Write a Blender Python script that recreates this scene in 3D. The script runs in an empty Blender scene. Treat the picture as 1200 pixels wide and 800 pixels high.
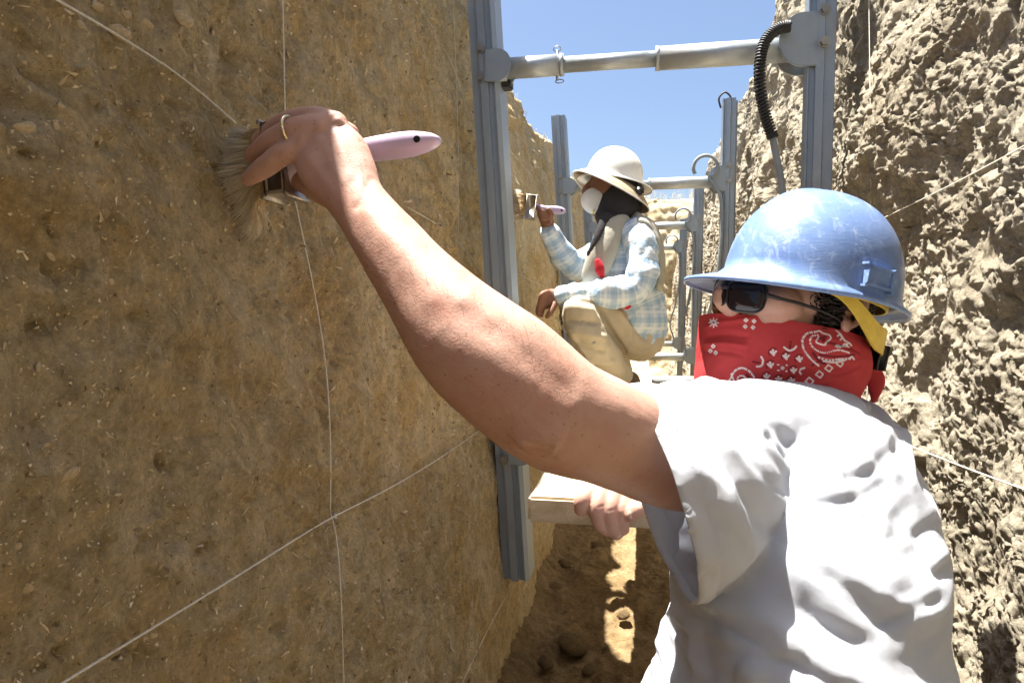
import bpy, bmesh, math, random
import numpy as np
from mathutils import Vector, Matrix
from mathutils.bvhtree import BVHTree
random.seed(7); rng = np.random.default_rng(7)
scene = bpy.context.scene
COL = scene.collection
R_ = math.radians
# ------------------------------------------------------------------ camera, sky, sun, exposure
CAMZ = 1.05
YAW, PITCH, FPX = R_(10.7), math.atan(39/800), 800.0
cd = bpy.data.cameras.new('camera'); cam = bpy.data.objects.new('camera', cd); COL.objects.link(cam)
cd.sensor_width = 36; cd.lens = 36*FPX/1200; cd.clip_start = 0.02; cd.clip_end = 2000
cam.location = (0, 0, CAMZ); cam.rotation_euler = (math.pi/2-PITCH, 0, YAW); scene.camera = cam
SUN = Vector((-0.25, 0.10, 1.0)).normalized()          # direction towards the sun
w = bpy.data.worlds.new('World'); scene.world = w; w.use_nodes = True
nt = w.node_tree; nt.nodes.clear()
wo = nt.nodes.new('ShaderNodeOutputWorld'); bg = nt.nodes.new('ShaderNodeBackground'); sk = nt.nodes.new('ShaderNodeTexSky')
sk.sky_type = 'NISHITA'; sk.sun_disc = False
sk.sun_elevation = math.asin(SUN.z); sk.sun_rotation = math.atan2(SUN.x, SUN.y)
sk.altitude = 0; sk.air_density = 1.0; sk.dust_density = 2.5; sk.ozone_density = 4.0
bg.inputs[1].default_value = 0.05
nt.links.new(sk.outputs[0], bg.inputs[0]); nt.links.new(bg.outputs[0], wo.inputs[0])
sd = bpy.data.lights.new('sun', 'SUN'); so = bpy.data.objects.new('sun', sd); COL.objects.link(so)
sd.energy = 5.0; sd.angle = R_(0.55); sd.color = (1, 0.955, 0.88)
so.rotation_euler = SUN.to_track_quat('Z', 'Y').to_euler(); so.location = (0, 0, 6)
vs = scene.view_settings; vs.view_transform = 'Standard'; vs.look = 'None'; vs.gamma = 1; vs.use_curve_mapping = False
vs.exposure = 2.02
scene.cycles.max_bounces = 10; scene.cycles.diffuse_bounces = 4

# ------------------------------------------------------------------ geometry helpers
_F = np.array([-math.sin(YAW)*math.cos(PITCH), math.cos(YAW)*math.cos(PITCH), -math.sin(PITCH)])
_R = np.array([math.cos(YAW), math.sin(YAW), 0.0]); _U = np.cross(_R, _F)
_C = np.array([0, 0, CAMZ])
def ray(px, py): return _F + _R*(px-600)/FPX + _U*(400-py)/FPX
def P(px, py, d): return _C + ray(px, py)*d                       # point at a distance d in front of the viewpoint
def PY(px, py, y): r = ray(px, py); return _C + r*(y/r[1])        # point on the cross-section at y
def PX(px, py, x): r = ray(px, py); return _C + r*(x/r[0])
def pix(pts):
    d = np.asarray(pts)-_C; z = d@_F
    return np.stack([600+FPX*(d@_R)/z, 400-FPX*(d@_U)/z, z], -1)
def sstep(a, b, x): t = np.clip((x-a)/(b-a), 0, 1); return t*t*(3-2*t)
def _h(ix, iy, iz, s):
    n = (ix*374761393 + iy*668265263 + iz*2147483647 + s*974711) & 0xFFFFFFFF
    n = ((n ^ (n >> 13))*1274126177) & 0xFFFFFFFF
    n = ((n ^ (n >> 16))*2246822519) & 0xFFFFFFFF
    return ((n ^ (n >> 15)) & 0xFFFFFF)/float(0xFFFFFF)
def vnoise(p, s=0):
    i = np.floor(p).astype(np.int64); f = p-i; f = f*f*f*(f*(f*6-15)+10); r = 0
    for a in (0, 1):
        for b in (0, 1):
            for c in (0, 1):
                wt = (f[..., 0] if a else 1-f[..., 0])*(f[..., 1] if b else 1-f[..., 1])*(f[..., 2] if c else 1-f[..., 2])
                r = r + wt*_h(i[..., 0]+a, i[..., 1]+b, i[..., 2]+c, s)
    return r*2-1
def fbm(p, sc, o=4, g=0.5, s=0):
    r = 0; a = 1; t = 0; q = p*sc
    for k in range(o):
        r = r+a*vnoise(q+k*17.3, s+k); t += a; a *= g; q = q*2.03
    return r/t*1.6
def worley(p, sc, s=0):
    q = p*sc; i = np.floor(q).astype(np.int64); f1 = np.full(q.shape[:-1], 9.0); f2 = f1.copy(); idv = np.zeros_like(f1)
    for a in (-1, 0, 1):
        for b in (-1, 0, 1):
            for c in (-1, 0, 1):
                x, y, z = i[..., 0]+a, i[..., 1]+b, i[..., 2]+c
                d = np.sqrt((x+_h(x, y, z, s)-q[..., 0])**2+(y+_h(x, y, z, s+1)-q[..., 1])**2+(z+_h(x, y, z, s+2)-q[..., 2])**2)
                h = _h(x, y, z, s+3); m = d < f1
                f2 = np.where(m, f1, np.minimum(f2, d)); idv = np.where(m, h, idv); f1 = np.where(m, d, f1)
    return f1, f2, idv

def tag(o, label=None, cat=None, group=None, kind=None):
    if label: o['label'] = label
    if cat: o['category'] = cat
    if group: o['group'] = group
    if kind: o['kind'] = kind
    return o
def link(name, me, m=None, parent=None, smooth=True):
    o = bpy.data.objects.new(name, me); COL.objects.link(o)
    if m is not None:
        me.materials.clear()
        me.materials.append(m)
    if smooth: me.shade_smooth()
    if parent is not None: o.parent = parent
    return o
def pmesh(name, V, Fc, m=None, parent=None, smooth=True):
    me = bpy.data.meshes.new(name); me.from_pydata([tuple(v) for v in V], [], [tuple(f) for f in Fc]); me.update()
    return link(name, me, m, parent, smooth)
def gridmesh(name, G, m, parent=None, smooth=True, wrap=False):
    a, b = G.shape[:2]
    idx = np.arange(a*b).reshape(a, b)
    if wrap: idx = np.concatenate([idx, idx[:, :1]], 1)
    q = np.stack([idx[:-1, :-1], idx[1:, :-1], idx[1:, 1:], idx[:-1, 1:]], -1).reshape(-1, 4)
    me = bpy.data.meshes.new(name); n = len(q)
    me.vertices.add(a*b); me.vertices.foreach_set('co', G.reshape(-1).astype(np.float32))
    me.loops.add(n*4); me.loops.foreach_set('vertex_index', q.reshape(-1).astype(np.int32))
    me.polygons.add(n); me.polygons.foreach_set('loop_start', np.arange(0, n*4, 4, dtype=np.int32))
    me.update(calc_edges=True); me.validate()
    return link(name, me, m, parent, smooth)
def empty(name, loc=(0, 0, 0)):
    o = bpy.data.objects.new(name, None); o.empty_display_size = 0.05; o.location = loc; COL.objects.link(o); return o
def keep(o, root):          # parent while keeping the world place
    o.parent = root; o.matrix_parent_inverse = Matrix.Translation(-Vector(root.location)); return o
def box(bm, c, s, M=None):
    r = bmesh.ops.create_cube(bm, size=1)['verts']
    for v in r:
        v.co = Vector((v.co.x*s[0], v.co.y*s[1], v.co.z*s[2]))
        if M is not None: v.co = M @ v.co
        v.co += Vector(c)
    return r
def frame(d):
    d = np.asarray(d, float); d = d/np.linalg.norm(d)
    a = np.array([0, 0, 1.0]) if abs(d[2]) < 0.9 else np.array([0, 1.0, 0])
    u = np.cross(a, d); u /= np.linalg.norm(u); return u, np.cross(d, u), d
def spline(pts, n):
    pts = np.asarray(pts, float); k = len(pts)
    t = np.linspace(0, k-1, n); i = np.clip(np.floor(t).astype(int), 0, k-2); f = (t-i)[:, None]
    p0 = pts[np.maximum(i-1, 0)]; p1 = pts[i]; p2 = pts[i+1]; p3 = pts[np.minimum(i+2, k-1)]
    return 0.5*((2*p1)+(-p0+p2)*f+(2*p0-5*p1+4*p2-p3)*f*f+(-p0+3*p1-3*p2+p3)*f**3)
def tubeV(pts, r, n=8):
    """points -> (V, F) of a capped tube; r scalar or list"""
    pts = np.asarray(pts, float); k = len(pts); r = np.broadcast_to(np.asarray(r, float), (k,))
    T = np.gradient(pts, axis=0); T /= np.linalg.norm(T, axis=1)[:, None]+1e-12
    u, v, _ = frame(T[0]); V = []
    for i in range(k):
        u = u-T[i]*(u@T[i]); u /= np.linalg.norm(u); v = np.cross(T[i], u)
        for j in range(n):
            a = 2*math.pi*j/n; V.append(pts[i]+r[i]*(math.cos(a)*u+math.sin(a)*v))
    Fc = [(i*n+j, i*n+(j+1) % n, (i+1)*n+(j+1) % n, (i+1)*n+j) for i in range(k-1) for j in range(n)]
    Fc += [tuple(range(n-1, -1, -1)), tuple((k-1)*n+j for j in range(n))]
    return V, Fc
def tube(name, pts, r, m, parent=None, n=8):
    V, Fc = tubeV(pts, r, n); return pmesh(name, V, Fc, m, parent)
class MB:                    # collects several shapes into one mesh
    def __init__(s): s.V = []; s.F = []
    def add(s, V, Fc):
        o = len(s.V); s.V += [tuple(v) for v in V]; s.F += [tuple(i+o for i in f) for f in Fc]; return s
    def tube(s, pts, r, n=8): return s.add(*tubeV(pts, r, n))
    def build(s, name, m, parent=None, smooth=True): return pmesh(name, s.V, s.F, m, parent, smooth)
def bmobj(name, bm, m, parent=None, smooth=False, bevel=0.0):
    if bevel: bmesh.ops.bevel(bm, geom=bm.edges[:], offset=bevel, segments=2, affect='EDGES', clamp_overlap=True)
    me = bpy.data.meshes.new(name); bm.to_mesh(me); bm.free()
    return link(name, me, m, parent, smooth)

# ------------------------------------------------------------------ material helpers
class NM:
    def __init__(s, name):
        s.m = bpy.data.materials.new(name); s.m.use_nodes = True; s.t = s.m.node_tree; s.b = s.t.nodes['Principled BSDF']
        s.co = None
    def n(s, typ, **kw):
        x = s.t.nodes.new('ShaderNode'+typ)
        for k, v in kw.items():
            if k.startswith('i_'): x.inputs[k[2:].replace('_', ' ')].default_value = v
            else: setattr(x, k, v)
        return x
    def l(s, a, b): s.t.links.new(a, b)
    def coord(s):
        if s.co is None: s.co = s.n('TexCoord').outputs['Object']
        return s.co
    def noise(s, scale, detail=4, rough=0.55, stretch=None, dist=0.0):
        x = s.n('TexNoise'); x.inputs['Scale'].default_value = scale; x.inputs['Detail'].default_value = detail
        x.inputs['Roughness'].default_value = rough; x.inputs['Distortion'].default_value = dist
        if stretch:
            mp = s.n('Mapping'); mp.inputs['Scale'].default_value = stretch; s.l(s.coord(), mp.inputs[0]); s.l(mp.outputs[0], x.inputs[0])
        else: s.l(s.coord(), x.inputs[0])
        return x.outputs['Fac']
    def vor(s, scale, feat='F1', out='Distance', rnd=1.0):
        x = s.n('TexVoronoi', feature=feat); x.inputs['Scale'].default_value = scale; x.inputs['Randomness'].default_value = rnd
        s.l(s.coord(), x.inputs['Vector']); return x.outputs[out]
    def ramp(s, fac, stops):
        r = s.n('ValToRGB'); e = r.color_ramp.elements
        while len(e) < len(stops): e.new(0.5)
        for k, (p, c) in enumerate(stops):
            e[k].position = p; e[k].color = (*c, 1) if len(c) == 3 else c
        s.l(fac, r.inputs[0]); return r.outputs[0]
    def rng(s, v, a, b, c=0.0, d=1.0):
        x = s.n('MapRange'); s.l(v, x.inputs[0])
        for k, q in enumerate((a, b, c, d)): x.inputs[k+1].default_value = q
        return x.outputs[0]
    def mix(s, fac, a, b, mode='MIX'):
        x = s.n('Mix', data_type='RGBA', blend_type=mode)
        for sock, v in ((x.inputs[0], fac), (x.inputs[6], a), (x.inputs[7], b)):
            if isinstance(v, (int, float)): sock.default_value = v
            elif isinstance(v, tuple): sock.default_value = (*v, 1)
            else: s.l(v, sock)
        return x.outputs[2]
    def math(s, op, a, b=None):
        x = s.n('Math', operation=op)
        for k, v in enumerate((a, b)):
            if v is None: continue
            if isinstance(v, (int, float)): x.inputs[k].default_value = v
            else: s.l(v, x.inputs[k])
        return x.outputs[0]
    def bump(s, h, dist, strength=1.0, prev=None):
        x = s.n('Bump'); x.inputs['Distance'].default_value = dist; x.inputs['Strength'].default_value = strength
        s.l(h, x.inputs['Height'])
        if prev is not None: s.l(prev, x.inputs['Normal'])
        return x.outputs[0]
    def set(s, **kw):
        for k, v in kw.items():
            i = s.b.inputs[k.replace('_', ' ')]
            if isinstance(v, tuple): i.default_value = (*v, 1) if len(v) == 3 and i.type == 'RGBA' else v
            elif isinstance(v, (int, float)): i.default_value = v
            else: s.l(v, i)
        return s.m
def plain(name, col, rough=0.6, var=0.12, scale=30, metal=0.0, bump=0.0, **kw):
    q = NM(name); n = q.noise(scale, 4)
    c = q.ramp(n, [(0.3, tuple(x*(1-var) for x in col)), (0.7, tuple(min(1, x*(1+var)) for x in col))])
    d = dict(Base_Color=c, Roughness=rough, Metallic=metal, **kw)
    if bump: d['Normal'] = q.bump(q.noise(scale*4, 3), bump)
    return q.set(**d)
def soil(name, dark, mid, light, grit, speck, bump=1.0, fine=1.0, streak=False):
    q = NM(name)
    c = q.ramp(q.noise(7, 4, 0.62), [(0.3, dark), (0.5, mid), (0.72, light)])
    c = q.mix(q.rng(q.noise(70, 3, 0.7), 0.35, 0.7), c, q.mix(0.5, c, grit), 'MIX')
    c = q.mix(q.rng(q.noise(2.3, 2, 0.6), 0.42, 0.66, 0, 0.55), c, light)
    if streak:
        c = q.mix(q.rng(q.noise(16, 5, 0.7, (1, 1, 0.22), 0.8), 0.5, 0.68, 0, 0.6), c, light)
        c = q.mix(q.rng(q.noise(26, 5, 0.75, None, 1.0), 0.56, 0.74, 0, 0.45), c, dark)
        c = q.mix(q.rng(q.noise(5, 3, 0.6), 0.50, 0.64, 0, 0.5), c, (0.52, 0.33, 0.11))
    g1 = q.rng(q.noise(190*fine, 4, 0.75), 0.36, 0.66, 0.82, 1.14); g2 = q.rng(q.noise(30*fine, 6, 0.78, None, 0.5), 0.36, 0.64, 0.72, 1.22)
    gm = q.math('MULTIPLY', g1, g2); cb = q.n('CombineColor')
    for k in range(3): q.l(gm, cb.inputs[k])
    c = q.mix(1.0, c, cb.outputs[0], 'MULTIPLY')
    # small pale chips of stone and chaff
    v = q.vor(150*fine); sep = q.n('SeparateColor'); q.l(v.node.outputs['Color'], sep.inputs[0])
    f = q.math('MULTIPLY', q.rng(v, 0.32, 0.22), q.rng(sep.outputs[0], 0.86, 0.9))
    c = q.mix(q.math('MULTIPLY', f, 0.8), c, speck)
    v2 = q.vor(52*fine); sep2 = q.n('SeparateColor'); q.l(v2.node.outputs['Color'], sep2.inputs[0])
    f2 = q.math('MULTIPLY', q.rng(v2, 0.28, 0.2), q.rng(sep2.outputs[1], 0.93, 0.95))
    c = q.mix(q.math('MULTIPLY', f2, 0.55), c, speck)
    nb = q.bump(q.noise(48*fine, 9, 0.78), 0.014*bump)
    return q.set(Base_Color=c, Roughness=0.95, Specular_IOR_Level=0.15, Normal=nb)
M = {}
M['soil_left'] = soil('soil_left', (0.49, 0.355, 0.165), (0.63, 0.49, 0.27), (0.69, 0.57, 0.37), (0.53, 0.41, 0.23), (0.62, 0.52, 0.36), streak=True, bump=1.2)
M['soil_right'] = soil('soil_right', (0.37, 0.315, 0.225), (0.47, 0.41, 0.305), (0.54, 0.48, 0.37), (0.41, 0.355, 0.26), (0.60, 0.53, 0.41), bump=1.3)
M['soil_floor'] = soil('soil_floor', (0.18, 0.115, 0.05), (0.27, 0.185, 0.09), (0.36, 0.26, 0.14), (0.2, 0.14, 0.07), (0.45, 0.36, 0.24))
M['soil_top'] = soil('soil_top', (0.30, 0.24, 0.14), (0.42, 0.34, 0.21), (0.5, 0.42, 0.28), (0.34, 0.27, 0.17), (0.55, 0.48, 0.33), fine=0.5)
M['stone'] = plain('stone', (0.40, 0.305, 0.175), 0.92, 0.25, 2.5)
M['straw'] = plain('straw', (0.62, 0.53, 0.32), 0.7, 0.3, 12)
M['string'] = plain('string', (0.66, 0.62, 0.52), 0.8, 0.15, 400, bump=0.0006)
def metal(name, col, rough, dirt):
    q = NM(name); n = q.noise(9, 6, 0.65); sc = q.noise(40, 5, 0.6, (1, 1, 0.06))
    c = q.ramp(n, [(0.3, tuple(x*0.82 for x in col)), (0.7, col)])
    c = q.mix(q.rng(sc, 0.5, 0.75, 0, 0.35), c, tuple(x*0.7 for x in col))
    c = q.mix(q.rng(q.noise(5, 6, 0.7), 0.56, 0.7, 0, dirt), c, (0.4, 0.33, 0.23))
    r = q.rng(n, 0.3, 0.7, rough-0.08, rough+0.14)
    return q.set(Base_Color=c, Metallic=0.4, Roughness=r, Normal=q.bump(q.noise(120, 4), 0.0004))
M['alu'] = metal('aluminium', (0.34, 0.395, 0.445), 0.45, 0.45)
M['strut'] = metal('galvanised_tube', (0.50, 0.54, 0.55), 0.38, 0.35)
M['rubber'] = plain('rubber', (0.025, 0.025, 0.027), 0.55)
M['hose'] = plain('hose_sheath', (0.23, 0.26, 0.29), 0.5)
M['steel'] = plain('steel', (0.35, 0.35, 0.34), 0.35, metal=0.9)
def wood():
    q = NM('plank_wood'); g = q.noise(18, 6, 0.65, (1, 0.05, 1), 0.6); g2 = q.noise(120, 3, 0.6, (1, 0.03, 1))
    c = q.ramp(g, [(0.3, (0.40, 0.32, 0.20)), (0.55, (0.56, 0.47, 0.33)), (0.75, (0.64, 0.56, 0.42))])
    c = q.mix(q.rng(q.noise(25, 6, 0.7), 0.55, 0.7, 0, 0.6), c, (0.42, 0.33, 0.22))
    return q.set(Base_Color=c, Roughness=0.85, Normal=q.bump(q.math('ADD', g2, g), 0.0015))
M['wood'] = wood()
# ------------------------------------------------------------------ the trench (setting)
SL = 0.09                                                # batter of the left face
def xl(h): return -0.455-SL*h                            # left face, h measured from eye level
def riml(y): return 0.93+0.31*(1-sstep(2.12, 2.3, y))+0.07*sstep(2.7, 3.1, y)+0.065*np.clip(y-3.1, 0, 4)+0.05*fbm(np.stack([y, y*0, y*0], -1), 2.2, 3, s=5)
def left_relief(y, z):
    p = np.stack([y*0, y, z], -1); h = z-CAMZ
    near = 1-sstep(0.9, 1.5, y)
    r = 0.013*fbm(p, 2.6, 3, s=1)*(0.4+0.6*near)+0.014*fbm(p*[1, 1.25, 0.8], 11, 4, s=2)*(0.5+0.5*near)
    rough = sstep(-0.15, 0.35, fbm(p, 3.3, 3, s=6)+0.5*sstep(0.05, 0.3, h)*near)
    r = r+0.0088*fbm(p, 34, 4, 0.68, s=3)*(0.35+0.75*rough)+0.004*np.abs(fbm(p*[1, 1.6, 0.35], 30, 3, s=7))*sstep(0.7, 1.2, y)+0.0018*fbm(p*[1, 1, 0.45], 110, 2, s=4)
    f1, f2, c = worley(p+0.03*np.stack([y*0, vnoise(p*24, 9), vnoise(p*24, 10)], -1), 21, 11)      # pocks left by pulled stones
    r = r-0.010*(c > 0.88)*(1-sstep(0.10, 0.46, f1))*(0.5+0.5*near)
    f1, f2, c = worley(p+0.012*np.stack([y*0, vnoise(p*45, 14), vnoise(p*45, 15)], -1), 55, 21)
    r = r-0.0045*(c > 0.93)*(1-sstep(0.1, 0.55, f1))+0.005*(c < 0.16)*(1-sstep(0.2, 0.5, f1))
    f1, f2, c = worley(p+0.012*vnoise(p*30, 3)[..., None], 13, 41)     # shallow spall scars
    r = r-0.006*(c > 0.7)*(1-sstep(0.42, 0.56, f1))*near
    return r
def build_left():
    y = list(np.arange(-2.6, 0.12, 0.04))+[0.12]
    while y[-1] < 14:
        y.append(y[-1]+(0.0036 if y[-1] < 1.05 else 0.0036*y[-1] if y[-1] < 2.2 else 0.011*y[-1]))
    y = np.array(y); rim = riml(y)
    hs = np.concatenate([np.linspace(-1.10, -0.62, 40, endpoint=False), np.linspace(-0.62, 0.66, 366, endpoint=False), np.linspace(0.66, 1.0, 60)])
    Y, Hh = np.meshgrid(y, hs, indexing='ij')
    s = (Hh+1.10)/2.10; Hr = np.where(Hh > 0.66, 0.66+(Hh-0.66)/0.34*(rim[:, None]-0.66), Hh)
    rel = left_relief(Y, Hr+CAMZ)
    x = xl(Hr)+rel
    # pits and torn holes left by picked-out stones
    wq = np.stack([Y*0, Y, Hr], -1); wn1 = 0.009*fbm(wq, 60, 3, s=36); wn2 = 0.009*fbm(wq, 60, 3, s=37); pr = random.Random(5)
    pits = [(30, 768, 9, .014), (484, 482, 7, .014), (446, 690, 6, .012), (180, 618, 16, .010), (336, 652, 9, .010), (208, 640, 10, .008), (255, 590, 12, .007), (345, 762, 10, .010), (97, 640, 9, .008), (215, 505, 8, .006), (262, 512, 16, .006), (60, 95, 12, .010), (180, 190, 14, .010), (20, 130, 16, .010),
            (110, 275, 12, .009), (55, 305, 10, .012), (300, 62, 10, .008), (235, 115, 14, .008), (150, 365, 10, .008), (450, 330, 6, .008), (505, 180, 7, .010), (420, 640, 5, .008), (475, 560, 5, .008), (45, 385, 9, .010)]
    pits += [(pr.uniform(0, 540), pr.uniform(0, 800), pr.uniform(3, 7), pr.uniform(.004, .010)) for _ in range(35)]
    for a, b, r_, dp in pits:
        c0 = PX(a, b, -0.46); rr = r_/FPX*np.linalg.norm(c0-_C); m = (np.abs(Y-c0[1]) < 4*rr) & (np.abs(Hr+CAMZ-c0[2]) < 4*rr)
        if m.any():
            dd = np.hypot((Y[m]-c0[1])*0.8+wn1[m], Hr[m]+CAMZ-c0[2]+wn2[m]); x[m] -= dp*np.exp(-(dd/rr)**3)
    # weathered hollow behind the first rail, and looser soil high up past it
    x = x-0.055*sstep(1.74, 1.80, Y+0.05*fbm(np.stack([Y*0, Y, Hr], -1), 6, 3, s=8))*(1-sstep(2.0, 2.2, Y))*sstep(-0.25, 0.1, Hr)
    p = np.stack([x, Y, Hr], -1)
    x = x+0.03*fbm(p, 9, 4, s=31)*sstep(0.55, 0.9, Hr)*sstep(1.9, 2.3, Y)
    x = x-0.07*sstep(0.42, 0.9, Hr)*sstep(2.12, 2.3, Y)
    # rounded lip running out onto the surface
    L = 26; G = [np.stack([x, Y, Hr+CAMZ], -1)]
    k = np.linspace(0, 1, L)[1:]
    ox = x[:, -1:]-(0.03*k+0.42*k**1.6)[None, :]; oz = rim[:, None]+0.035*np.sin(np.minimum(k*4, 1.57))[None, :]+CAMZ
    q = np.stack([ox, np.repeat(y[:, None], L-1, 1), oz*np.ones_like(ox)], -1)
    q[..., 2] += 0.022*fbm(q, 14, 4, s=33)
    G.append(q)
    G = np.concatenate(G, 1)
    return gridmesh('trench_wall_left', G[:, ::-1], M['soil_left'])
wl = tag(build_left(), 'shaded ochre earth face of the trench, brushed smooth', kind='structure')

def rimr(y): return 1.30-0.02*y+0.07*fbm(np.stack([y, y*0+4, y*0], -1), 1.7, 4, s=15)
def build_right():
    y = list(np.arange(-2.6, 0.7, 0.03))+[0.7]
    while y[-1] < 14: y.append(y[-1]+(0.0026*y[-1] if y[-1] < 2.1 else 0.006*y[-1]))
    y = np.array(y); rim = rimr(y)
    hs = np.concatenate([np.linspace(-1.10, -0.66, 40, endpoint=False), np.linspace(-0.66, 0.66, 440, endpoint=False), np.linspace(0.66, 1.0, 110)])
    Y, Hh = np.meshgrid(y, hs, indexing='ij')
    Hr = np.where(Hh > 0.66, 0.66+(Hh-0.66)/0.34*(rim[:, None]-0.66), Hh)
    p = np.stack([Y*0, Y, Hr], -1)
    wv = p+0.018*np.stack([vnoise(p*22, 50), vnoise(p*22, 51), vnoise(p*22, 52)], -1)
    crumb = 0.30+0.95*sstep(-0.25, 0.35, fbm(p, 6.5, 4, 0.6, s=43))
    out = 0.040*fbm(p, 2.4, 3, s=41)+0.009*fbm(p, 8, 4, s=42)
    f1, f2, c = worley(wv, 24, 60); out += 0.008*(0.5-f1)*(0.4+1.2*c)
    f1, f2, c = worley(wv, 80, 70); out += 0.0068*(0.6-f1)*(0.2+1.5*c)*crumb
    f1, f2, c = worley(wv, 150, 80); out += 0.0046*(0.6-f1)*(0.2+1.5*c)*crumb
    out += 0.006*fbm(p, 46, 4, 0.6, s=45)+0.0022*fbm(p, 150, 2, 0.7, s=44)
    hol = fbm(p, 4.2, 4, 0.6, s=46); out -= 0.014*sstep(0.24, 0.5, hol)             # deep hollows
    smooth = sstep(0.25, 0.5, fbm(p, 3.1, 2, s=48))*(1-sstep(-0.3, -0.05, Hr)) # tool-smoothed patches low down
    out = out*(1-0.45*smooth)
    x = 0.515+0.06*np.clip(Hr, -1.1, 0.9)-np.clip(out, -0.13, 0.12)-0.03*sstep(-0.4, -1.0, Hr)
    dz = 0.010*fbm(p, 26, 3, s=49); dy = 0.010*fbm(p, 26, 3, s=53)
    L = 26; k = np.linspace(0, 1, L)[1:]
    ox = x[:, -1:]+(0.03*k+0.42*k**1.6)[None, :]; oz = rim[:, None]+0.04*np.sin(np.minimum(k*4, 1.57))[None, :]+CAMZ
    q = np.stack([ox, np.repeat(y[:, None], L-1, 1), oz*np.ones_like(ox)], -1); q[..., 2] += 0.03*fbm(q, 12, 4, s=55)
    G = np.concatenate([np.stack([x, Y+dy, Hr+dz+CAMZ], -1), q], 1)
    return gridmesh('trench_wall_right', G, M['soil_right'])
wr = tag(build_right(), 'sunlit crumbly buff earth face of the trench', kind='structure')

def build_floor():
    y = np.concatenate([np.linspace(-2.6, 1.2, 60, endpoint=False), np.linspace(1.2, 3.2, 300, endpoint=False), np.linspace(3.2, 14, 160)])
    x = np.linspace(-0.52, 0.66, 190)
    Y, X = np.meshgrid(y, x, indexing='ij'); p = np.stack([X, Y, X*0], -1)
    z = 0.03*fbm(p, 4, 3, s=61)+0.014*fbm(p, 18, 4, s=62)+0.004*fbm(p, 80, 3, s=63)
    f1, f2, c = worley(p, 22, 64); z += 0.02*(c > 0.75)*(0.5-f1).clip(0)
    z += 0.10*sstep(-0.28, -0.45, X)+0.07*sstep(0.38, 0.55, X)
    return gridmesh('trench_floor', np.stack([X, Y, z], -1)[:, ::-1], M['soil_floor'])
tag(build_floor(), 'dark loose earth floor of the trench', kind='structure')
# surface either side and the bank that closes the far end
def sheet(name, x0, x1, y0, y1, z, nx, ny, amp, m, curve=None):
    x = np.linspace(0, 1, nx); X = x0+(x1-x0)*(x**2.5 if abs(x1) > abs(x0) else 1-(1-x)**2.5)
    y = np.linspace(0, 1, ny); Yv = y0+(y1-y0)*y
    XX, YY = np.meshgrid(X, Yv, indexing='ij'); p = np.stack([XX, YY, XX*0], -1)
    Z = z+amp*fbm(p, 0.8, 4, s=71)+0.3*amp*fbm(p, 5, 3, s=72)
    G = np.stack([XX, YY, Z], -1)
    return gridmesh(name, G if x1 > x0 else G[::-1], m)
tag(sheet('ground_left', -0.86, -120, -60, 150, CAMZ+0.92, 60, 300, 0.04, M['soil_top']), 'dry ground beside the trench', kind='structure')
tag(sheet('ground_right', 0.92, 120, -60, 150, CAMZ+1.18, 60, 300, 0.04, M['soil_top']), 'dry ground beside the trench', kind='structure')
def build_bank():
    x = np.linspace(-3.0, 3.0, 220); t = np.linspace(0, 1, 170)
    X, T = np.meshgrid(x, t, indexing='ij')
    yy = 10.6+2.6*T+8*np.maximum(T-0.85, 0); zz = -0.05+(CAMZ+2.02)*sstep(0, 0.8, T)
    p = np.stack([X, yy, zz], -1); n = 0.10*fbm(p, 1.6, 4, s=81)+0.05*fbm(p, 6, 4, s=82)
    return gridmesh('earth_bank', np.stack([X, yy-n, zz+0.5*n], -1)[::-1], M['soil_top'])
tag(build_bank(), 'pale earth bank closing the far end of the trench', kind='structure')
def grass():
    V = []; Fc = []
    def blade(b, hgt, lean, wd):
        a = random.uniform(0, 6.28); d = np.array([math.cos(a), math.sin(a), 0]); sdir = np.array([-d[1], d[0], 0])*wd
        o = len(V); p1 = b+np.array([0, 0, hgt*0.55])+d*lean*0.3; p2 = b+np.array([0, 0, hgt*(1-0.4*lean/hgt*0.5)])+d*lean
        V.extend([b-sdir, b+sdir, p1+sdir*0.8, p1-sdir*0.8, p2]); Fc.extend([(o, o+1, o+2, o+3), (o+3, o+2, o+4)])
    def tuft(b, n, hm):
        for _ in range(n): blade(b+rng.normal(0, 0.02, 3)*[1, 1, 0.1], hm*random.uniform(0.4, 1.2), hm*random.uniform(0.1, 0.9), 0.0011)
    for _ in range(430):
        y = random.uniform(2.9, 10); yy = np.array([y]); z = CAMZ+riml(yy)[0]
        tuft(np.array([xl(riml(yy)[0])-0.08-random.uniform(0.0, 0.35), y, z+0.015]), 9, random.choice((0.02, 0.035, 0.06)))
    for _ in range(430):
        y = random.uniform(2.2, 10); yy = np.array([y])
        tuft(np.array([0.60+random.uniform(0.0, 0.35), y, CAMZ+rimr(yy)[0]+0.02]), 9, random.choice((0.02, 0.035, 0.06)))
    for _ in range(260): tuft(np.array([random.uniform(-2.4, 2.4), 12.75+random.uniform(-0.2, 0.4), CAMZ+1.98]), 7, random.choice((0.08, 0.14, 0.22)))
    return pmesh('dry_grass', V, Fc, M['straw'], smooth=False)
tag(grass(), 'straw-coloured dry grass along the trench edges', 'grass', kind='stuff')

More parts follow.
